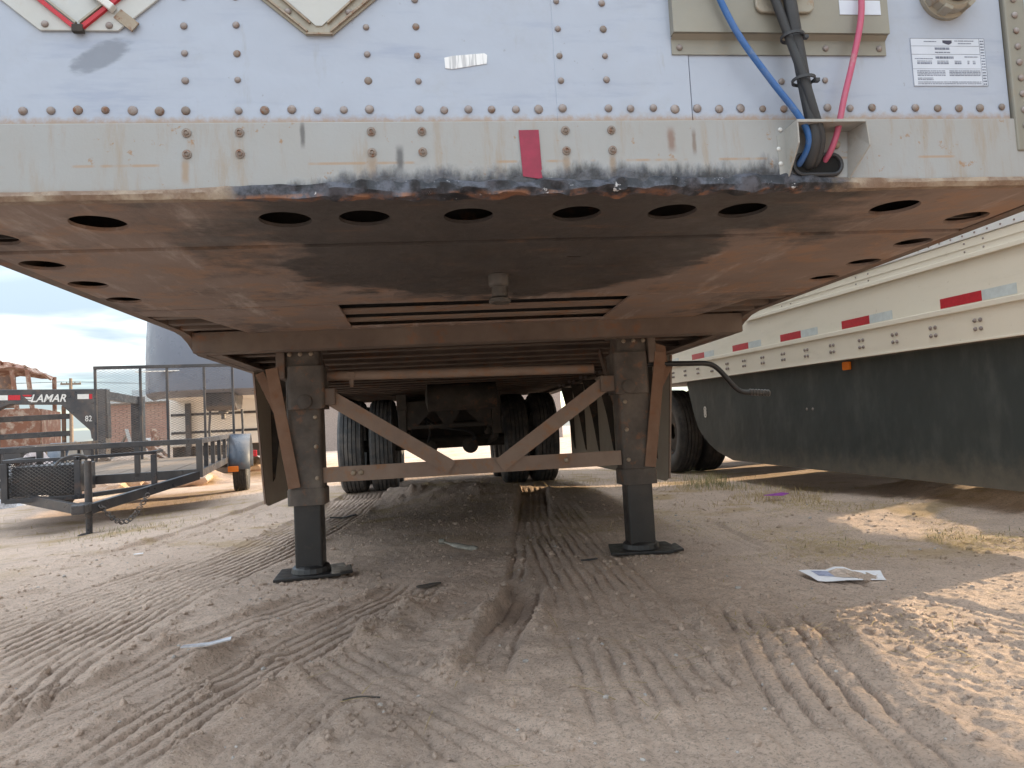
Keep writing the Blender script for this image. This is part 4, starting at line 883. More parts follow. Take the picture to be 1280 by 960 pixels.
# lower belt with tape, raised moulding with a rounded end
lower = MB().box(0.004, 0.019, S0, S1, 1.202, 1.70).build('side_belt', 'cream', RT)
mo = []
for k in range(9):
    a = R_(90 * k / 8); mo.append((2.42 + 0.44 * math.sin(a), 1.505 + 0.22 * (1 - (1 - math.cos(a))) ))
prof = [(S0, 1.470)] + [(2.80, 1.482)] + [(2.52 + 0.28 * math.cos(R_(90 * k / 10)), 1.482 + 0.103 * math.sin(R_(90 * k / 10))) for k in range(1, 11)] + [(S0, 1.585)]
upper = MB().prism(prof, 'X', -0.012, 0.0035).build('side_moulding', 'cream', RT, bevel=0.004)
MB().box(-0.022, -0.0125, S0, 2.80, 1.470, 1.498).build('moulding_lip', 'cream', upper, bevel=0.003)
MB().box(-0.016, -0.0125, S0, 2.4, 1.535, 1.540).build('moulding_groove', 'cream', upper)
top = MB().box(-0.020, 0.0035, S0, 2.35, 1.5865, 2.02).build('upper_panel_strip', 'whitebody', RT, bevel=0.003)
rvm = domemesh('rivet', 0.009, 0.007, 'cream'); rvm2 = domemesh('rivet', 0.006, 0.005, 'rivet')
def rside(me_, parent, s_, z, x): inst(me_, 'rivet', parent, (x, s_, z), (0, 0, -PI / 2))
for k in range(0, 30): rside(rvm2, top, -0.4 + k * 0.085, 1.607, -0.020)
for k in range(-1, 4):
    for dz in (1.515, 1.562):
        for ds in (0, 0.13): rside(rvm2, upper, 0.15 + 0.95 * k + ds, dz, -0.012)
# rub rail
rail2 = MB().box(-0.030, 0.003, S0, S1, 1.000, 1.196).build('rub_rail', 'cream', RT, bevel=0.004)
MB().box(-0.046, -0.0305, S0, S1, 1.178, 1.212).build('rail_lip', 'cream', rail2, bevel=0.004)
MB().box(-0.036, -0.0305, S0, S1, 0.998, 1.010).build('rail_lower_lip', 'cream', rail2, bevel=0.002)
rvr = domemesh('rivet', 0.0125, 0.010, 'rivet')
for k in range(-1, 17):
    s_ = 0.209 + 0.328 * k
    for dz in (1.068, 1.116):
        for ds in (-0.018, 0.020): rside(rvr, rail2, s_ + ds, dz, -0.0305)
# reflective tape pairs
for s_ in (-0.75, 0.205, 1.14, 1.96, 2.80, 3.72, 4.6):
    MB().box(0.0022, 0.0035, s_, s_ + 0.30, 1.224, 1.282).build('red_tape', 'redtape2', lower)
    MB().box(0.0022, 0.0035, s_ - 0.225, s_ - 0.002, 1.224, 1.282).build('white_tape', 'whitetape', lower)
# skirt with cut corner
sk = [(-0.50, 0.995), (-0.50, 0.172), (3.30, 0.172), (3.45, 0.19), (3.62, 0.235), (3.80, 0.31), (3.95, 0.40), (4.04, 0.49), (4.12, 0.64), (4.26, 0.995)]
def bendy(m):
    return m
nS = 44; nZ = 12; vs = []; fs = []
def sk_right(z):  # far end of the skirt at height z
    pts = sk[2:]
    for (a, b), (c_, d) in zip(pts[:-1], pts[1:]):
        if b <= z <= d and d > b: return a + (c_ - a) * (z - b) / (d - b)
    return pts[0][0] if z < pts[0][1] else pts[-1][0]
for th in (0, 1):
    for i in range(nS + 1):
        for j in range(nZ + 1):
            z = 0.172 + (0.995 - 0.172) * j / nZ; e = sk_right(z); s_ = -0.50 + (e + 0.50) * i / nS
            wv = 0.010 * math.sin(s_ * 2.1 + 0.6) * (1 - j / nZ) + 0.012 * math.exp(-((s_ - 3.7) / 0.25) ** 2) * (1 - j / nZ)
            vs.append((0.028 + wv + th * 0.006, s_, z))
o1 = (nS + 1) * (nZ + 1)
for i in range(nS):
    for j in range(nZ):
        a = i * (nZ + 1) + j; q = (a, a + 1, a + nZ + 2, a + nZ + 1); fs += [q, tuple(k + o1 for k in q[::-1])]
def edge(l): return [(l[k], l[k + 1], l[k + 1] + o1, l[k] + o1) for k in range(len(l) - 1)]
fs += edge([i * (nZ + 1) for i in range(nS + 1)]) + edge([i * (nZ + 1) + nZ for i in range(nS + 1)]) + edge(list(range(nZ + 1))) + edge([nS * (nZ + 1) + j for j in range(nZ + 1)])
sko = MB().add(vs, fs).build('side_skirt', 'skirt', RT, smooth=True)
MB().prism(rrect(0, 0, 0.038, 0.030, 0.010), 'X', 0, 0.022).build('amber_marker_light', 'amber', RT, bevel=0.003).location = (0.000, 1.43, 0.955)
# small white decal with cut-out rings and two screws
dec = MB()
for dz in (-0.030, 0.0, 0.030):
    dec.lathe([(0.030, -0.001), (0.030, 0.001), (0.011, 0.001), (0.011, -0.001)], (0.030, 3.84, 0.655 + dz), 'X', 18, True)
dec.build('decal', 'letter', sko)
for ds in (-0.04, 0.04): inst(rvr, 'screw', sko, (0.028, 1.94 + ds, 0.650), (0, 0, -PI / 2))
# far side skirt, out of view, its start set to shape the low sunlight
MB().box(2.55, 2.556, 1.7, 4.2, 0.172, 0.995).build('side_skirt', 'skirt', RT)
for x in (0.20, 0.53, 2.07, 2.40):
    for s_ in (5.05, 6.25): wheel(RT, x, s_, 0.505 - 0.017 * s_ + 0.01, 'tyre_dark', rim='dark')
for s_ in (5.05, 6.25): MB().tube((0.2, s_, 0.43), (2.4, s_, 0.43), 0.06, 12).build('axle', 'dark', RT)
for x in (0.60, 2.0):
    lg = MB().prism(rrect(x, -4.6, 0.075, 0.07, 0.02), 'Z', 0.45, 1.04).build('landing_leg', 'leg', RT)
    MB().prism(rrect(x, -4.6, 0.06, 0.055, 0.014), 'Z', 0.13, 0.46).build('inner_tube', 'innerleg', lg)
    MB().box(x - 0.13, x + 0.13, -4.73, -4.47, 0.075, 0.13).build('foot', 'innerleg', lg)

# ------------------------------------------------------------------ UTILITY TRAILER (local: x across, y back, origin mid front)
ANG = 0.186
UT = thing('utility_trailer', 'black open utility trailer with mesh ramp gate and A-frame tongue', 'trailer', (-3.60, 6.02, 0.0), (0.020, 0, ANG))
UW = 0.975
ZF, ZR = 0.37, 0.70
L_ = 4.15
def ub(name, p0, p1, w, h, mat='blk', parent=UT, up=(0, 0, 1)): return MB().bar(p0, p1, w, h, up).build(name, mat, parent, bevel=0.004)
ub('top_rail', (-UW, 0, ZR), (UW, 0, ZR), 0.055, 0.055)
for sx in (-1, 1):
    ub('top_rail', (sx * UW, 0.03, ZR), (sx * UW, L_, ZR), 0.055, 0.055)
    ub('bottom_rail', (sx * UW, 0.04, ZF), (sx * UW, L_, ZF), 0.05, 0.08)
    for y in (0.55, 1.2, 1.9, 2.6, 3.3, 4.0): ub('upright', (sx * UW, y, ZF), (sx * UW, y, ZR), 0.05, 0.045)
    ub('corner_post', (sx * UW, 0, ZF - 0.04), (sx * UW, 0, ZR + 0.02), 0.06, 0.06)
ub('bottom_rail', (-UW, 0, ZF), (UW, 0, ZF), 0.05, 0.09)
for x in (-0.45, 0.40): ub('upright', (x, 0, ZF), (x, 0, ZR), 0.05, 0.05)
for k in range(7): MB().box(-UW + 0.03 + k * 0.275, -UW + 0.03 + k * 0.275 + 0.262, 0.06, L_, ZF + 0.005, ZF + 0.035).build('deck_board', 'wood', UT)
for y in (1.0, 2.1, 3.2): ub('deck_joist', (-UW, y, ZF - 0.03), (UW, y, ZF - 0.03), 0.05, 0.05)
# tongue, coupler, jack, chain
AP = (0.24, -1.22, 0.20)
for sx in (-1, 1): ub('tongue_rail', (sx * UW * 0.98, -0.02, ZF - 0.02), (AP[0] + sx * 0.03, AP[1], AP[2]), 0.05, 0.085)
MB().box(AP[0] - 0.05, AP[0] + 0.05, AP[1] - 0.22, AP[1] + 0.02, AP[2] - 0.02, AP[2] + 0.06).build('coupler', 'blk', UT, bevel=0.012)
jk = MB().tube((AP[0] + 0.02, AP[1] + 0.02, 0.14), (AP[0] + 0.02, AP[1] + 0.02, 0.60), 0.029, 14).build('tongue_jack', 'blk', UT, smooth=True)
MB().tube((AP[0] + 0.02, AP[1] + 0.02, -0.01), (AP[0] + 0.02, AP[1] + 0.02, 0.20), 0.026, 12).box(AP[0] - 0.05, AP[0] + 0.09, AP[1] - 0.05, AP[1] + 0.09, -0.02, -0.005).build('jack_foot', 'blk', jk)
MB().sweep(crom([(AP[0] + 0.02, AP[1] + 0.02, 0.63), (AP[0] - 0.05, AP[1], 0.655), (AP[0] - 0.16, AP[1], 0.63), (AP[0] - 0.22, AP[1], 0.57)]), 0.010, 8).build('jack_handle', 'blkmesh', jk, smooth=True)
lk = MB().lathe([(0.020 + 0.005 * math.cos(a * PI / 3), 0.005 * math.sin(a * PI / 3)) for a in range(6)], (0, 0, 0), 'Z', 10, True).mesh('chain_link'); lk.materials.append(MT['blkmesh'])
for k in range(22):
    q = k / 21; inst(lk, 'chain_link', UT, (AP[0] + 0.10 + 0.32 * q, AP[1] + 0.06 + 0.2 * q, 0.21 + 0.05 * q - 0.18 * math.sin(PI * q)), (PI / 2 * (k % 2) + 0.3, 0.5 + random.random() * 0.5, random.random()))
# mesh box on the tongue
def mesh_panel(p0, ux, uz, w, h, pitch=(0.055, 0.028), th=0.0035, skip=None):
    m = MB(); p0, ux, uz = Vector(p0), Vector(ux).normalized(), Vector(uz).normalized(); n = ux.cross(uz)
    nu, nw = int(w / pitch[0]), int(h / pitch[1]); du, dv = w / nu, h / nw
    def P(a, b): return p0 + ux * a + uz * b
    for j in range(nw):
        for i in range(nu):
            a, b, c2 = P(i * du, (j + 0.5) * dv), P((i + 0.5) * du, (j + 1) * dv if (True) else 0), P((i + 1) * du, (j + 0.5) * dv)
            d = P((i + 0.5) * du, j * dv)
            for s1, s2 in ((a, b), (b, c2)) if j % 1 == 0 else ():
                pass
            for s1, s2 in ((a, b), (b, c2), (c2, d), (d, a)):
                if (s1 - s2).length > 0: 
                    dd = (s2 - s1).normalized(); q = dd.cross(n) * th / 2; zq = n * th / 2
                    o = len(m.v); m.v += [tuple(s1 - q - zq), tuple(s1 + q - zq), tuple(s1 + zq), tuple(s2 - q - zq), tuple(s2 + q - zq), tuple(s2 + zq)]
                    m.f += [(o, o + 1, o + 4, o + 3), (o + 1, o + 2, o + 5, o + 4), (o + 2, o, o + 3, o + 5)]
    return m
mb0, mb1 = -0.50, 0.62
for x in (mb0, 0.06, mb1):
    ub('box_post', (x, -0.72 if x < 0.3 else -0.40, 0.26), (x, -0.72 if x < 0.3 else -0.40, 0.60), 0.05, 0.05)
ub('box_rim', (mb0, -0.72, 0.615), (0.06, -0.72, 0.615), 0.05, 0.03); ub('box_rim', (0.06, -0.72, 0.615), (mb1, -0.40, 0.62), 0.05, 0.03)
ub('box_rim', (mb1, -0.40, 0.62), (mb1, -0.03, 0.625), 0.05, 0.03); ub('box_rim', (mb0, -0.72, 0.615), (mb0, -0.03, 0.62), 0.05, 0.03)
ub('box_base', (mb0, -0.72, 0.27), (0.06, -0.72, 0.27), 0.05, 0.04); ub('box_base', (0.06, -0.72, 0.27), (mb1, -0.40, 0.30), 0.05, 0.04)
mp1 = mesh_panel((mb0, -0.72, 0.29), (1, 0, 0), (0, 0, 1), 0.56, 0.31, (0.04, 0.03), 0.006).build('mesh_panel', 'blkmesh', UT); mp1['kind'] = 'stuff'
mp2 = mesh_panel((mb0, -0.70, 0.29), (0, 1, 0), (0, 0, 1), 0.66, 0.31, (0.04, 0.03), 0.006).build('mesh_panel', 'blkmesh', UT); mp2['kind'] = 'stuff'
MB().box(mb0 + 0.03, 0.05, -0.66, -0.10, 0.30, 0.56).build('tool_box', 'blk', UT, bevel=0.01)
# ramp gate
GYr = L_ + 0.06; GZ0, GZ1 = 0.36, 1.83
for x in (-UW, -UW + 0.62, 0.02, UW - 0.42, UW): ub('gate_post', (x, GYr, GZ0), (x, GYr, GZ1), 0.036, 0.036)
for z in (GZ0, GZ1): ub('gate_rail', (-UW - 0.02, GYr, z), (UW + 0.02, GYr, z), 0.05, 0.05)
gm = mesh_panel((-UW, GYr + 0.01, GZ0), (1, 0, 0), (0, 0, 1), 2 * UW, GZ1 - GZ0, (0.075, 0.036), 0.0029).build('gate_mesh', 'blkmesh', UT); gm['kind'] = 'stuff'
# wheels, fenders, lights
WY = 3.20
for sx in (-1, 1):
    wz = 0.262
    w_ = wheel(UT, sx * (UW + 0.17), WY, wz - 0.012, 'tyre_dark', 0.74)
    f = MB(); n = 12; vv = []
    for k in range(n + 1):
        a = R_(-8 + 196 * k / n); r = 0.435
        for x in (UW + 0.03, UW + 0.31): vv.append((sx * x, WY - r * math.cos(a), wz + 0.03 + r * math.sin(a)))
    f.add(vv, [(2 * k, 2 * k + 1, 2 * k + 3, 2 * k + 2) for k in range(n)])
    fo = f.build('fender', 'fender', UT, smooth=True); md = fo.modifiers.new('s', 'SOLIDIFY'); md.thickness = 0.012
    MB().prism([(WY - 0.47, wz + 0.02)] + [(WY - 0.45 * math.cos(R_(180 * k / 10)), wz + 0.03 + 0.45 * math.sin(R_(180 * k / 10))) for k in range(11)], 'X', sx * (UW + 0.012), sx * (UW + 0.022)).build('fender_side', 'fender', UT)
    MB().box(sx * (UW + 0.09) - 0.07, sx * (UW + 0.09) + 0.07, WY - 0.455, WY - 0.425, wz - 0.06, wz + 0.02).build('amber_marker_light', 'amber', UT, bevel=0.006)
    MB().box(sx * (UW + 0.30) - 0.05, sx * (UW + 0.30) + 0.06, WY + 0.52, WY + 0.56, wz + 0.10, wz + 0.20).build('tail_light', 'redlens', UT, bevel=0.006)
    ub('tail_light_bracket', (sx * UW, WY + 0.54, wz + 0.12), (sx * (UW + 0.34), WY + 0.54, wz + 0.12), 0.03, 0.06)
MB().tube((-UW - 0.1, WY, 0.29), (UW + 0.1, WY, 0.29), 0.04, 10).build('axle', 'blk', UT)

# ------------------------------------------------------------------ GOOSENECK TRAILER with lettering
GN = thing('gooseneck_trailer', 'black gooseneck trailer with white lettering on its raised neck', 'trailer', (-7.0, 12.35, -0.07), (0, 0, 0.10))
def gb(name, p0, p1, w, h, mat='blk', parent=GN, up=(0, 0, 1)): return MB().bar(p0, p1, w, h, up).build(name, mat, parent, bevel=0.006)
neck = MB().prism([(-0.95, 1.91), (0.78, 1.855), (0.80, 0.95), (0.52, 0.95), (0.50, 1.10), (0.02, 1.60), (-0.80, 1.64), (-1.9, 1.20), (-2.4, 1.05), (-2.4, 1.33), (-1.55, 1.62)], 'Y', -0.10, 0.10).build('neck', 'blk', GN, bevel=0.01)
tx = bpy.data.curves.new('lettering', 'FONT'); tx.body = 'LAMAR'; tx.size = 0.215; tx.extrude = 0.004; tx.shear = 0.28; tx.space_character = 1.0; tx.offset = 0.004; tx.resolution_u = 3
to = bpy.data.objects.new('lt', tx); COL.objects.link(to); bpy.context.view_layer.update()
me = bpy.data.meshes.new_from_object(to.evaluated_get(bpy.context.evaluated_depsgraph_get())); bpy.data.objects.remove(to)
for v in me.vertices: v.co = Vector((v.co.x * 0.84, -v.co.z, v.co.y * 0.90))
lo = link(me, 'lettering', 'letter', neck); lo.location = (-0.47, -0.107, 1.665); lo.rotation_euler = (0, 0.03, 0)
for k in range(3): MB().add([(-0.60 + 0.04 * k, -0.105, 1.80 - 0.045 * k), (-0.44, -0.105, 1.795 - 0.045 * k), (-0.46, -0.105, 1.765 - 0.045 * k), (-0.57 + 0.04 * k, -0.105, 1.77 - 0.045 * k)], [(3, 2, 1, 0)]).build('emblem_stripe', 'letter' if k else 'redtape2', neck)
def decal(name, x0, x1, z0, z1, mat, sl=-0.03): MB().add([(x0, -0.104, z0), (x1, -0.104, z0 + sl * (x1 - x0)), (x1, -0.104, z1 + sl * (x1 - x0)), (x0, -0.104, z1)], [(0, 1, 2, 3)]).build(name, mat, neck)
decal('white_tape', -1.02, -0.83, 1.72, 1.81, 'letter'); decal('red_tape', -0.825, -0.63, 1.714, 1.804, 'redtape2')
decal('white_tape', 0.30, 0.49, 1.685, 1.775, 'letter'); decal('red_tape', 0.495, 0.69, 1.68, 1.77, 'redtape2')
decal('red_tape', -1.42, -1.12, 1.52, 1.62, 'redtape2', 0.45)
tx = bpy.data.curves.new('number_decal', 'FONT'); tx.body = '82'; tx.size = 0.15; tx.extrude = 0.003; tx.resolution_u = 3
to = bpy.data.objects.new('lt', tx); COL.objects.link(to); bpy.context.view_layer.update()
me = bpy.data.meshes.new_from_object(to.evaluated_get(bpy.context.evaluated_depsgraph_get())); bpy.data.objects.remove(to)
for v in me.vertices: v.co = Vector((v.co.x * 0.8, -v.co.z, v.co.y))
lo = link(me, 'number_decal', 'letter', neck); lo.location = (0.42, -0.106, 1.27)
gb('deck_frame', (-6.5, 0, 0.72), (0.70, 0, 0.72), 0.14, 0.20); gb('deck_frame', (-6.5, 2.2, 0.72), (0.70, 2.2, 0.72), 0.14, 0.20)
gb('neck_post', (0.66, 0, 0.62), (0.66, 0, 1.84), 0.22, 0.24, up=(0, 1, 0)); gb('neck_post', (0.66, 2.2, 0.62), (0.66, 2.2, 1.84), 0.22, 0.24, up=(0, 1, 0))
gb('neck_crossbar', (0.66, 0.1, 1.75), (0.66, 2.1, 1.75), 0.12, 0.16)
for z in (1.02, 1.34): gb('side_rail', (-6.0, 0.35, z), (0.0, 0.35, z + 0.06), 0.06, 0.10)
for x in (-3.4, -2.4, -1.2, -0.1): gb('stake', (x, 0.36, 0.72), (x, 0.36, 1.60), 0.06, 0.06, 'scrap', up=(0, 1, 0))
for k in range(8): MB().box(-6.4, 0.5, 0.16 + 0.24 * k, 0.16 + 0.24 * k + 0.225, 0.80, 0.84).build('deck_board', 'wood', GN)
for x in (-3.4, -4.3):
    for y in (-0.05, 2.25): wheel(GN, x, y, 0.375, 'tyre_dark', 0.75).rotation_euler = (0, 0, PI / 2)
for x in (0.35,): gb('jack_leg', (x, 0.0, 0.02), (x, 0.0, 0.72), 0.10, 0.10, up=(0, 1, 0)); gb('jack_foot', (x - 0.12, 0, 0.02), (x + 0.12, 0, 0.02), 0.2, 0.03)

# load on and around it
def lumpy(name, c, s3, mat, label, cat, seed, sub=3, amp=0.35, group=None):
    bm = bmesh.new(); bmesh.ops.create_icosphere(bm, subdivisions=sub, radius=1)
    for v in bm.verts:
        p = np.array(v.co[:]); q = 0
        for f_, a_ in ((1.6, 1.0), (3.7, 0.5), (8.0, 0.3)): q += a_ * float(vnoise(np.array([p[0] * f_ + p[2] * 2.3 + seed]), np.array([p[1] * f_ - p[2] * 1.7]), 1.0, 90)[0])
        v.co = v.co * (1 + amp * q); v.co.z = max(v.co.z, -0.25)
        v.co = Vector((v.co.x * s3[0], v.co.y * s3[1], v.co.z * s3[2]))
    me = bpy.data.meshes.new(name); bm.to_mesh(me); bm.free()
    o = link(me, name, mat); o.location = c; o['label'] = label; o['category'] = cat
    if group: o['group'] = group
    return o
# crumpled cloth bundle hanging by the utility trailer
cloth = lumpy('cloth_bundle', (-4.62, 6.95, 0.44), (0.15, 0.13, 0.20), 'cloth', 'crumpled pinkish white cloth bundle behind the tongue box', 'cloth', 3, 4, 0.9)
cloth.location.z = 0.47
tarp = lumpy('tarp_mound', (-6.6, 9.6, -0.10), (0.65, 0.5, 0.78), 'film', 'pale grey plastic sheeting heaped behind the utility trailer', 'tarp', 8, 4, 0.5)

# ------------------------------------------------------------------ FIFTH-WHEEL CAMPER
RV = thing('camper', 'fifth-wheel camper with grey rounded overhanging nose and white body', 'camper', (-4.02, 11.55, -0.08), (0, 0, 0.12))
capm = MB(); nu_, nv_ = 25, 14; vs = []
for j in range(nv_):
    q = j / (nv_ - 1)
    for i in range(nu_):
        u = -1 + 2 * i / (nu_ - 1)
        x = 1.36 * (abs(u) ** 0.8 * (1 if u > 0 else -1))
        yb = 0.05 + 0.75 * abs(u) ** 4
        if q < 0.25: z = 1.62 + 0.10 * (q / 0.25); y = yb + 0.55 * (1 - q / 0.25) ** 2
        else: z = 1.72 + (3.9 - 1.72) * (q - 0.25) / 0.75; y = yb + 0.10 * ((q - 0.25) / 0.75) ** 2 * 5
        vs.append((x, y, z))
capm.add(vs, [(j * nu_ + i, j * nu_ + i + 1, (j + 1) * nu_ + i + 1, (j + 1) * nu_ + i) for j in range(nv_ - 1) for i in range(nu_ - 1)])
capm.build('nose_cap', 'rvgrey', RV, smooth=True)
MB().box(-1.20, 1.20, 0.80, 2.8, 1.66, 3.85).build('overhang', 'rvwhite', RV, bevel=0.03)
MB().box(-1.34, 1.34, -0.02 + 0.10, 0.14, 2.06, 2.075).build('nose_crease', 'rvwhite', RV)
MB().box(-1.33, 1.33, 2.4, 9.0, 0.72, 3.9).build('body', 'rvwhite', RV, bevel=0.03)
for z in (1.35, 0.98): MB().box(-1.30, 1.30, 2.385, 2.399, z, z + 0.05).build('trim_strip', 'blk', RV)
MB().box(-1.30, 1.30, 2.5, 8.9, 0.45, 0.715).build('chassis', 'dark', RV)
pin = MB().prism([(0.25, 1.66), (1.3, 1.66), (1.1, 1.40), (0.45, 1.34), (0.30, 1.42)], 'X', -0.26, 0.26).build('pin_box', 'blk', RV, bevel=0.02)
MB().lathe([(0.09, 1.345), (0.09, 1.30), (0.04, 1.28), (0.04, 1.20), (0.06, 1.19)], (0.0, 0.6, 0), 'Z', 16).build('king_pin', 'kingpin', pin, smooth=True)
MB().sweep(crom([(-0.22, 0.55, 1.36), (-0.24, 0.55, 1.0), (-0.22, 0.55, 0.84), (-0.10, 0.55, 0.80), (0.25, 0.55, 0.82), (0.33, 0.55, 0.9), (0.33, 0.55, 1.36)], 6), 0.022, 8).build('support_loop', 'blk', RV, smooth=True)
for x in (-0.95, 0.95):
    MB().box(x - 0.05, x + 0.05, 2.25, 2.35, 0.05, 1.6).box(x - 0.12, x + 0.12, 2.2, 2.4, 0.0, 0.05).build('landing_leg', 'blk', RV)
for x in (-1.1, 1.1):
    for y in (6.2, 7.0): wheel(RV, x, y, 0.375, 'tyre_dark', 0.75)

# ------------------------------------------------------------------ BURNT VAN on the left edge
BV = thing('burnt_van', 'burnt out rusty van body without glass beyond the gooseneck trailer', 'van', (-10.2, 15.75, -0.07), (0, 0, 0.25))
def bv(name, m, parent=BV): return m.build(name, 'burnt', parent, smooth=False, bevel=0.02)
roof = MB(); n = 14; vs = []
for i in range(n + 1):
    a = -1 + 2 * i / n
    for y in (0.0, 0.25, 0.9, 1.6, 1.85):
        vs.append((1.15 * math.copysign(abs(a) ** 0.8, a) - 0.3, y, 2.62 + 0.26 * (1 - abs(a) ** 3.0) * (1 if 0.1 < y < 1.7 else 0.45) + random.uniform(-0.05, 0.05)))
roof.add(vs, [(i * 5 + j, i * 5 + j + 1, (i + 1) * 5 + j + 1, (i + 1) * 5 + j) for i in range(n) for j in range(4)])
ro = roof.build('roof', 'burnt', BV); ro.modifiers.new('s', 'SOLIDIFY').thickness = 0.04
for k in range(9): MB().sweep([(-1.25 + 0.24 * k, y, 2.70 + 0.18 * math.sin(PI * (k + 0.5) / 9) + random.uniform(-0.03, 0.05)) for y in (0.0, 0.45, 0.9, 1.4, 1.85)], 0.03, 6).build('roof_rib', 'burnt', BV)
for x in (-1.40, -0.75, -0.62, -0.10, 0.02, 0.52, 0.82): MB().bar((x, 0.0, 1.75), (x - (0.03 if x < 0.4 else 0.10), 0.02, 2.66), 0.09, 0.07, (0, 1, 0)).build('pillar', 'burnt', BV, bevel=0.012)
for x in (-1.40, 0.86): MB().bar((x, 1.83, 1.75), (x, 1.83, 2.66), 0.09, 0.07, (0, 1, 0)).build('pillar', 'burnt', BV, bevel=0.012)
MB().prism([(-1.45, 0.35), (0.95, 0.35), (0.98, 1.70), (0.92, 1.78), (-1.45, 1.78)], 'Y', -0.03, 0.03).build('side_panel', 'burnt', BV, bevel=0.02)
MB().prism([(-1.45, 0.35), (0.95, 0.35), (0.98, 1.70), (0.92, 1.78), (-1.45, 1.78)], 'Y', 1.82, 1.88).build('side_panel', 'burnt', BV, bevel=0.02)
MB().box(0.93, 0.99, 0.03, 1.82, 0.35, 1.76).build('end_panel', 'burnt', BV)
MB().box(-0.58, 0.48, 0.05, 0.09, 1.80, 2.55).build('window_mesh_panel', 'scrap', BV)
MB().box(-1.45, 0.95, 0.0, 1.85, 0.28, 0.348).build('floor_pan', 'scrap', BV)
for x in (-1.0, 0.5):
    for y in (0.1, 1.75): wheel(BV, x, y, 0.27, 'tyre_dark', 0.55).rotation_euler = (0, 0, PI / 2)

# ------------------------------------------------------------------ BRICK BUILDING, POLE
BB = thing('brick_building', 'low brown brick building with pale flat roof edge in the distance', 'building', (-18.9, 41.0, -0.1), (0, 0, -0.10))
MB().box(0, 26, 0.08, 14, 0, 3.35).build('wall', 'mortar', BB)
bmesh_ = MB(); row = 0; z = 0.02
while z < 3.25:
    x = -0.02 + (0.225 if row % 2 else 0)
    while x < 9.5:
        bmesh_.box(x, x + 0.43, 0.045, 0.085, z, z + 0.135); x += 0.45
    z += 0.155; row += 1
bo_ = bmesh_.build('bricks', 'brick', BB); bo_['kind'] = 'stuff'
MB().box(-0.25, 26.2, -0.25, 14.2, 3.352, 3.75).build('roof_fascia', 'fascia', BB, bevel=0.02)
MB().box(1.2, 26.0, 0.8, 13.0, 3.752, 4.15).build('roof_upstand', 'fascia', BB, bevel=0.02)
for x in (4.2, 8.6): 
    w_ = MB().box(x, x + 1.4, 0.02, 0.044, 0.9, 2.1).build('window', 'dark', BB); MB().box(x - 0.06, x + 1.46, -0.02, 0.019, 0.82, 0.899).build('sill', 'fascia', w_)
PO = thing('utility_pole', 'wooden utility pole with crossarm far behind the gooseneck trailer', 'pole', (-30.8, 62.2, -0.1), (0, 0, 0.35))
MB().sweep([(0, 0, 0), (0, 0, 3.5), (0, 0, 7.0)], [0.17, 0.15, 0.12], 10).build('post', 'wood', PO, smooth=True)
MB().box(-0.75, 0.75, -0.06, 0.06, 6.45, 6.60).build('crossarm', 'wood', PO)
MB().box(-0.1, 0.45, -0.05, 0.05, 5.35, 5.45).build('lower_arm', 'wood', PO)
for x in (-0.68, -0.3, 0.3, 0.68): MB().lathe([(0.03, 0), (0.05, 0.03), (0.03, 0.12), (0.01, 0.14)], (x, 0, 6.60), 'Z', 8).build('insulator', 'grey', PO)
for x, z in ((-0.68, 6.72), (0.68, 6.72), (0.45, 5.42)):
    pts = [(x + 0.4 * (q - 6) , (q - 6) * 9.0, z - 1.1 * (1 - ((q % 6) / 3.0 - 1) ** 2) * (1 if q % 6 else 0)) for q in range(13)]
    pts = [(x + (q - 6) * 14.0, (q - 6) * 2.5, z - 0.9 * (1 - (abs(q - 6) / 3.0 - 1) ** 2)) for q in range(13)]
    MB().sweep(pts, 0.012, 5).build('wire', 'black', PO)

# ------------------------------------------------------------------ SCRAP beyond the ramp gate
def scrap(name, loc, label, cat, seed, n, s_):
    random.seed(seed); o = thing(name, label, cat, loc, (0, 0, random.random()), 'scrap heaps beyond the ramp gate')
    for k in range(n):
        p = Vector((random.uniform(-s_, s_), random.uniform(-s_, s_) * 0.6, 0)); hh = random.uniform(0.15, 1.0) * s_ * 1.0
        d = Vector((random.uniform(-1, 1), random.uniform(-.5, .5), random.uniform(0.1, 0.9))).normalized() * hh
        MB().bar(p, p + d, random.uniform(0.03, 0.20) * s_, random.uniform(0.03, 0.14) * s_).build('scrap_piece', random.choice(['scrap', 'dark', 'burnt', 'wood', 'rim']), o, bevel=0.01)
    return o
s1 = scrap('scrap_heap', (-7.7, 17.6, 0.35), 'dark machine parts heaped beyond the mesh gate', 'scrap', 4, 34, 0.9)
lumpy('dirt_mound', (-7.3, 17.6, -0.15), (2.6, 1.4, 0.85), 'soil', 'low dirt mound carrying the scrap heaps', 'mound', 5, 4, 0.4)
s2 = scrap('scrap_heap', (-6.2, 17.2, 0.30), 'rusty orange scrap metal piled beside the camper', 'scrap', 12, 26, 0.75)
ub2 = thing('scrap_post', 'upright rusty post with short arm among the scrap', 'post', (-6.75, 17.3, 0.2))
MB().bar((0, 0, 0), (0, 0, 1.55), 0.10, 0.10, (0, 1, 0)).bar((-0.2, 0, 1.5), (0.2, 0, 1.55), 0.06, 0.06).build('shaft', 'scrap', ub2)
MB().bar((0, 0, 0.9), (0.35, 0.1, 0.2), 0.05, 0.05).build('stay', 'scrap', ub2)
for k, (x, y, a, lab) in enumerate(((-6.0, 11.6, 0.75, 'brown rubble heap under the utility trailer ramp'), (-5.0, 12.2, 0.6, 'brown rubble heap left of the camper legs'))):
    m = lumpy('rubble_heap', (x, y, -0.10), (a * 1.5, a, a * 0.55), 'soil', lab, 'rubble', 20 + k, 4, 0.7, 'rubble heaps behind the utility trailer')
random.seed(3)

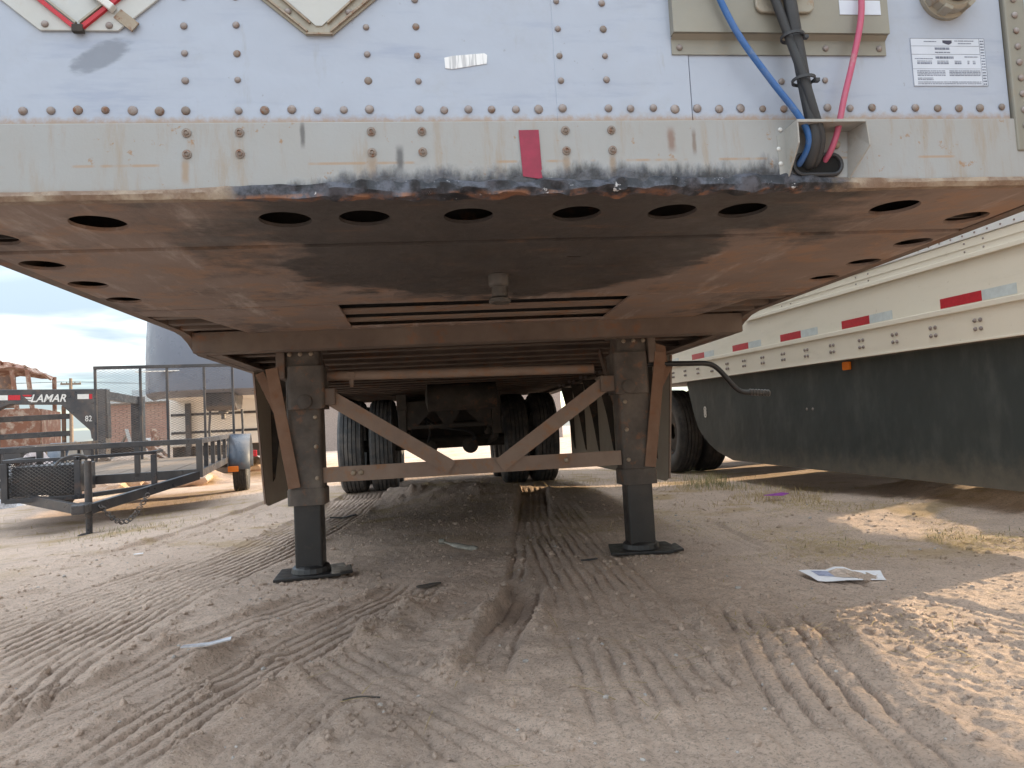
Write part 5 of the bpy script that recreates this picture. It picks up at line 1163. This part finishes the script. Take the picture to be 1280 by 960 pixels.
# ------------------------------------------------------------------ LITTER
def onground(o, x, y, dz=0.0): o.location = (x, y, float(gz(x, y)) + dz)
P_ = thing('paper_sheet', 'crumpled white printed paper lying on the sand at right', 'paper')
vs = []; nx_, ny_ = 10, 7
for j in range(ny_):
    for i in range(nx_):
        x = -0.155 + 0.31 * i / (nx_ - 1); y = -0.09 + 0.18 * j / (ny_ - 1)
        vs.append((x * (1 + 0.25 * (j / 6 - 0.5)), y - 0.04 * (i / 9), 0.006 + 0.009 * float(vnoise(np.array([x * 9 + 2]), np.array([y * 9]), 1, 33)[0]) * 2 + 0.006 * (j / 6) + (0.016 if (i in (4, 5) and j > 4) else 0)))
pf = [(j * nx_ + i, j * nx_ + i + 1, (j + 1) * nx_ + i + 1, (j + 1) * nx_ + i) for j in range(ny_ - 1) for i in range(nx_ - 1)]
MB().add(vs, pf).build('sheet', 'paper', P_).modifiers.new('s', 'SOLIDIFY').thickness = 0.0012
up_ = [(a, b, c_ + 0.0022) for a, b, c_ in vs]
def sub_(i0, i1):
    ix = [j * nx_ + i for j in range(2, 6) for i in range(i0, i1 + 2)]; w_ = i1 + 2 - i0
    return MB().add([up_[q] for q in ix], [(j * w_ + i, j * w_ + i + 1, (j + 1) * w_ + i + 1, (j + 1) * w_ + i) for j in range(3) for i in range(w_ - 1)])
sub_(3, 5).build('printed_picture', 'papertan', P_)
sub_(1, 2).build('printed_block', 'paperblue', P_)
onground(P_, 1.37, 1.29, 0.002); P_.rotation_euler = (0, 0, -0.25); P_.scale = (0.88, 0.88, 0.8)
B_ = thing('plastic_bottle', 'flattened cloudy plastic bottle lying between the landing legs', 'bottle')
bt = MB(); vs = []; prof = [(0.0, 0.012), (0.02, 0.013), (0.035, 0.016), (0.06, 0.030), (0.10, 0.034), (0.14, 0.030), (0.175, 0.033), (0.195, 0.020)]
for x, r in prof:
    for k in range(12):
        a = 2 * PI * k / 12; vs.append((x, r * 1.25 * math.cos(a), 0.014 + r * 0.42 * math.sin(a) + 0.03 * (1 - x / 0.195) ** 2))
bt.add(vs, [(i * 12 + k, i * 12 + (k + 1) % 12, (i + 1) * 12 + (k + 1) % 12, (i + 1) * 12 + k) for i in range(7) for k in range(12)] + [tuple(range(11, -1, -1)), tuple(range(84, 96))])
bt.build('body', 'bottle', B_, smooth=True)
MB().lathe([(0.016, -0.03), (0.016, 0.0), (0.010, 0.001)], (0, 0, 0.045), 'X', 12).build('cap', 'grey', B_)
onground(B_, -0.20, 2.66, 0.004); B_.rotation_euler = (0, 0.05, -0.35)
def flat(name, pts, mat, label, cat, x, y, rot, th=0.004, curl=0.012):
    m = MB().add([(a, b, 0.004 + curl * math.sin(9 * a + 5 * b) ** 2) for a, b in pts], [tuple(range(len(pts)))])
    o = m.build(name, mat); o.modifiers.new('s', 'SOLIDIFY').thickness = th; tag(o, label, cat); onground(o, x, y, 0.004); o.rotation_euler = (0, 0, rot); return o
flat('foil_wrapper', [(-0.10, -0.03), (0.02, -0.045), (0.11, -0.01), (0.09, 0.05), (-0.02, 0.06), (-0.09, 0.03)], 'purple', 'purple foil wrapper on the ground near the skirt', 'wrapper', 2.30, 3.70, 0.2).location.z += 0.03
flat('plastic_wrap', [(-0.07, -0.01), (0.0, -0.018), (0.07, -0.012), (0.075, 0.012), (0.01, 0.008), (-0.06, 0.016)], 'film', 'clear plastic strip lying in the tyre ruts', 'wrapper', -0.94, 0.86, 0.35)
flat('rubber_strip', [(-0.10, -0.012), (0.0, -0.022), (0.11, 0.0), (0.10, 0.016), (0.0, 0.008), (-0.10, 0.008)], 'black', 'black rubber strip on the mound behind the left leg', 'rubber scrap', -0.98, 4.35, 0.3, 0.012, 0.02)
flat('rubber_scrap', [(-0.040, -0.004), (0.0, -0.008), (0.045, -0.003), (0.04, 0.006), (-0.035, 0.004)], 'black', 'small dark scrap on the sand left of the right foot', 'rubber scrap', 0.48, 1.96, 0.05, 0.006)
flat('bark_scrap', [(-0.05, -0.01), (0.0, -0.02), (0.06, 0.0), (0.03, 0.02), (-0.05, 0.012)], 'dark', 'dark clump of debris by the middle ridge', 'debris', -0.28, 1.66, 0.4, 0.008, 0.012)
flat('white_scrap', [(-0.02, -0.012), (0.03, -0.01), (0.035, 0.012), (-0.015, 0.014)], 'paper', 'tiny white scrap on the sand at far left', 'paper scrap', -2.05, 3.15, 0.4, 0.004)
st_ = MB().sweep(crom([(-0.045, 0, 0.004), (0.0, 0.004, 0.007), (0.05, -0.006, 0.004)]), 0.0022, 6).build('twig', 'dark'); tag(st_, 'thin dark twig on the sand bottom left of centre', 'twig'); onground(st_, -0.44, 0.46, 0.003)
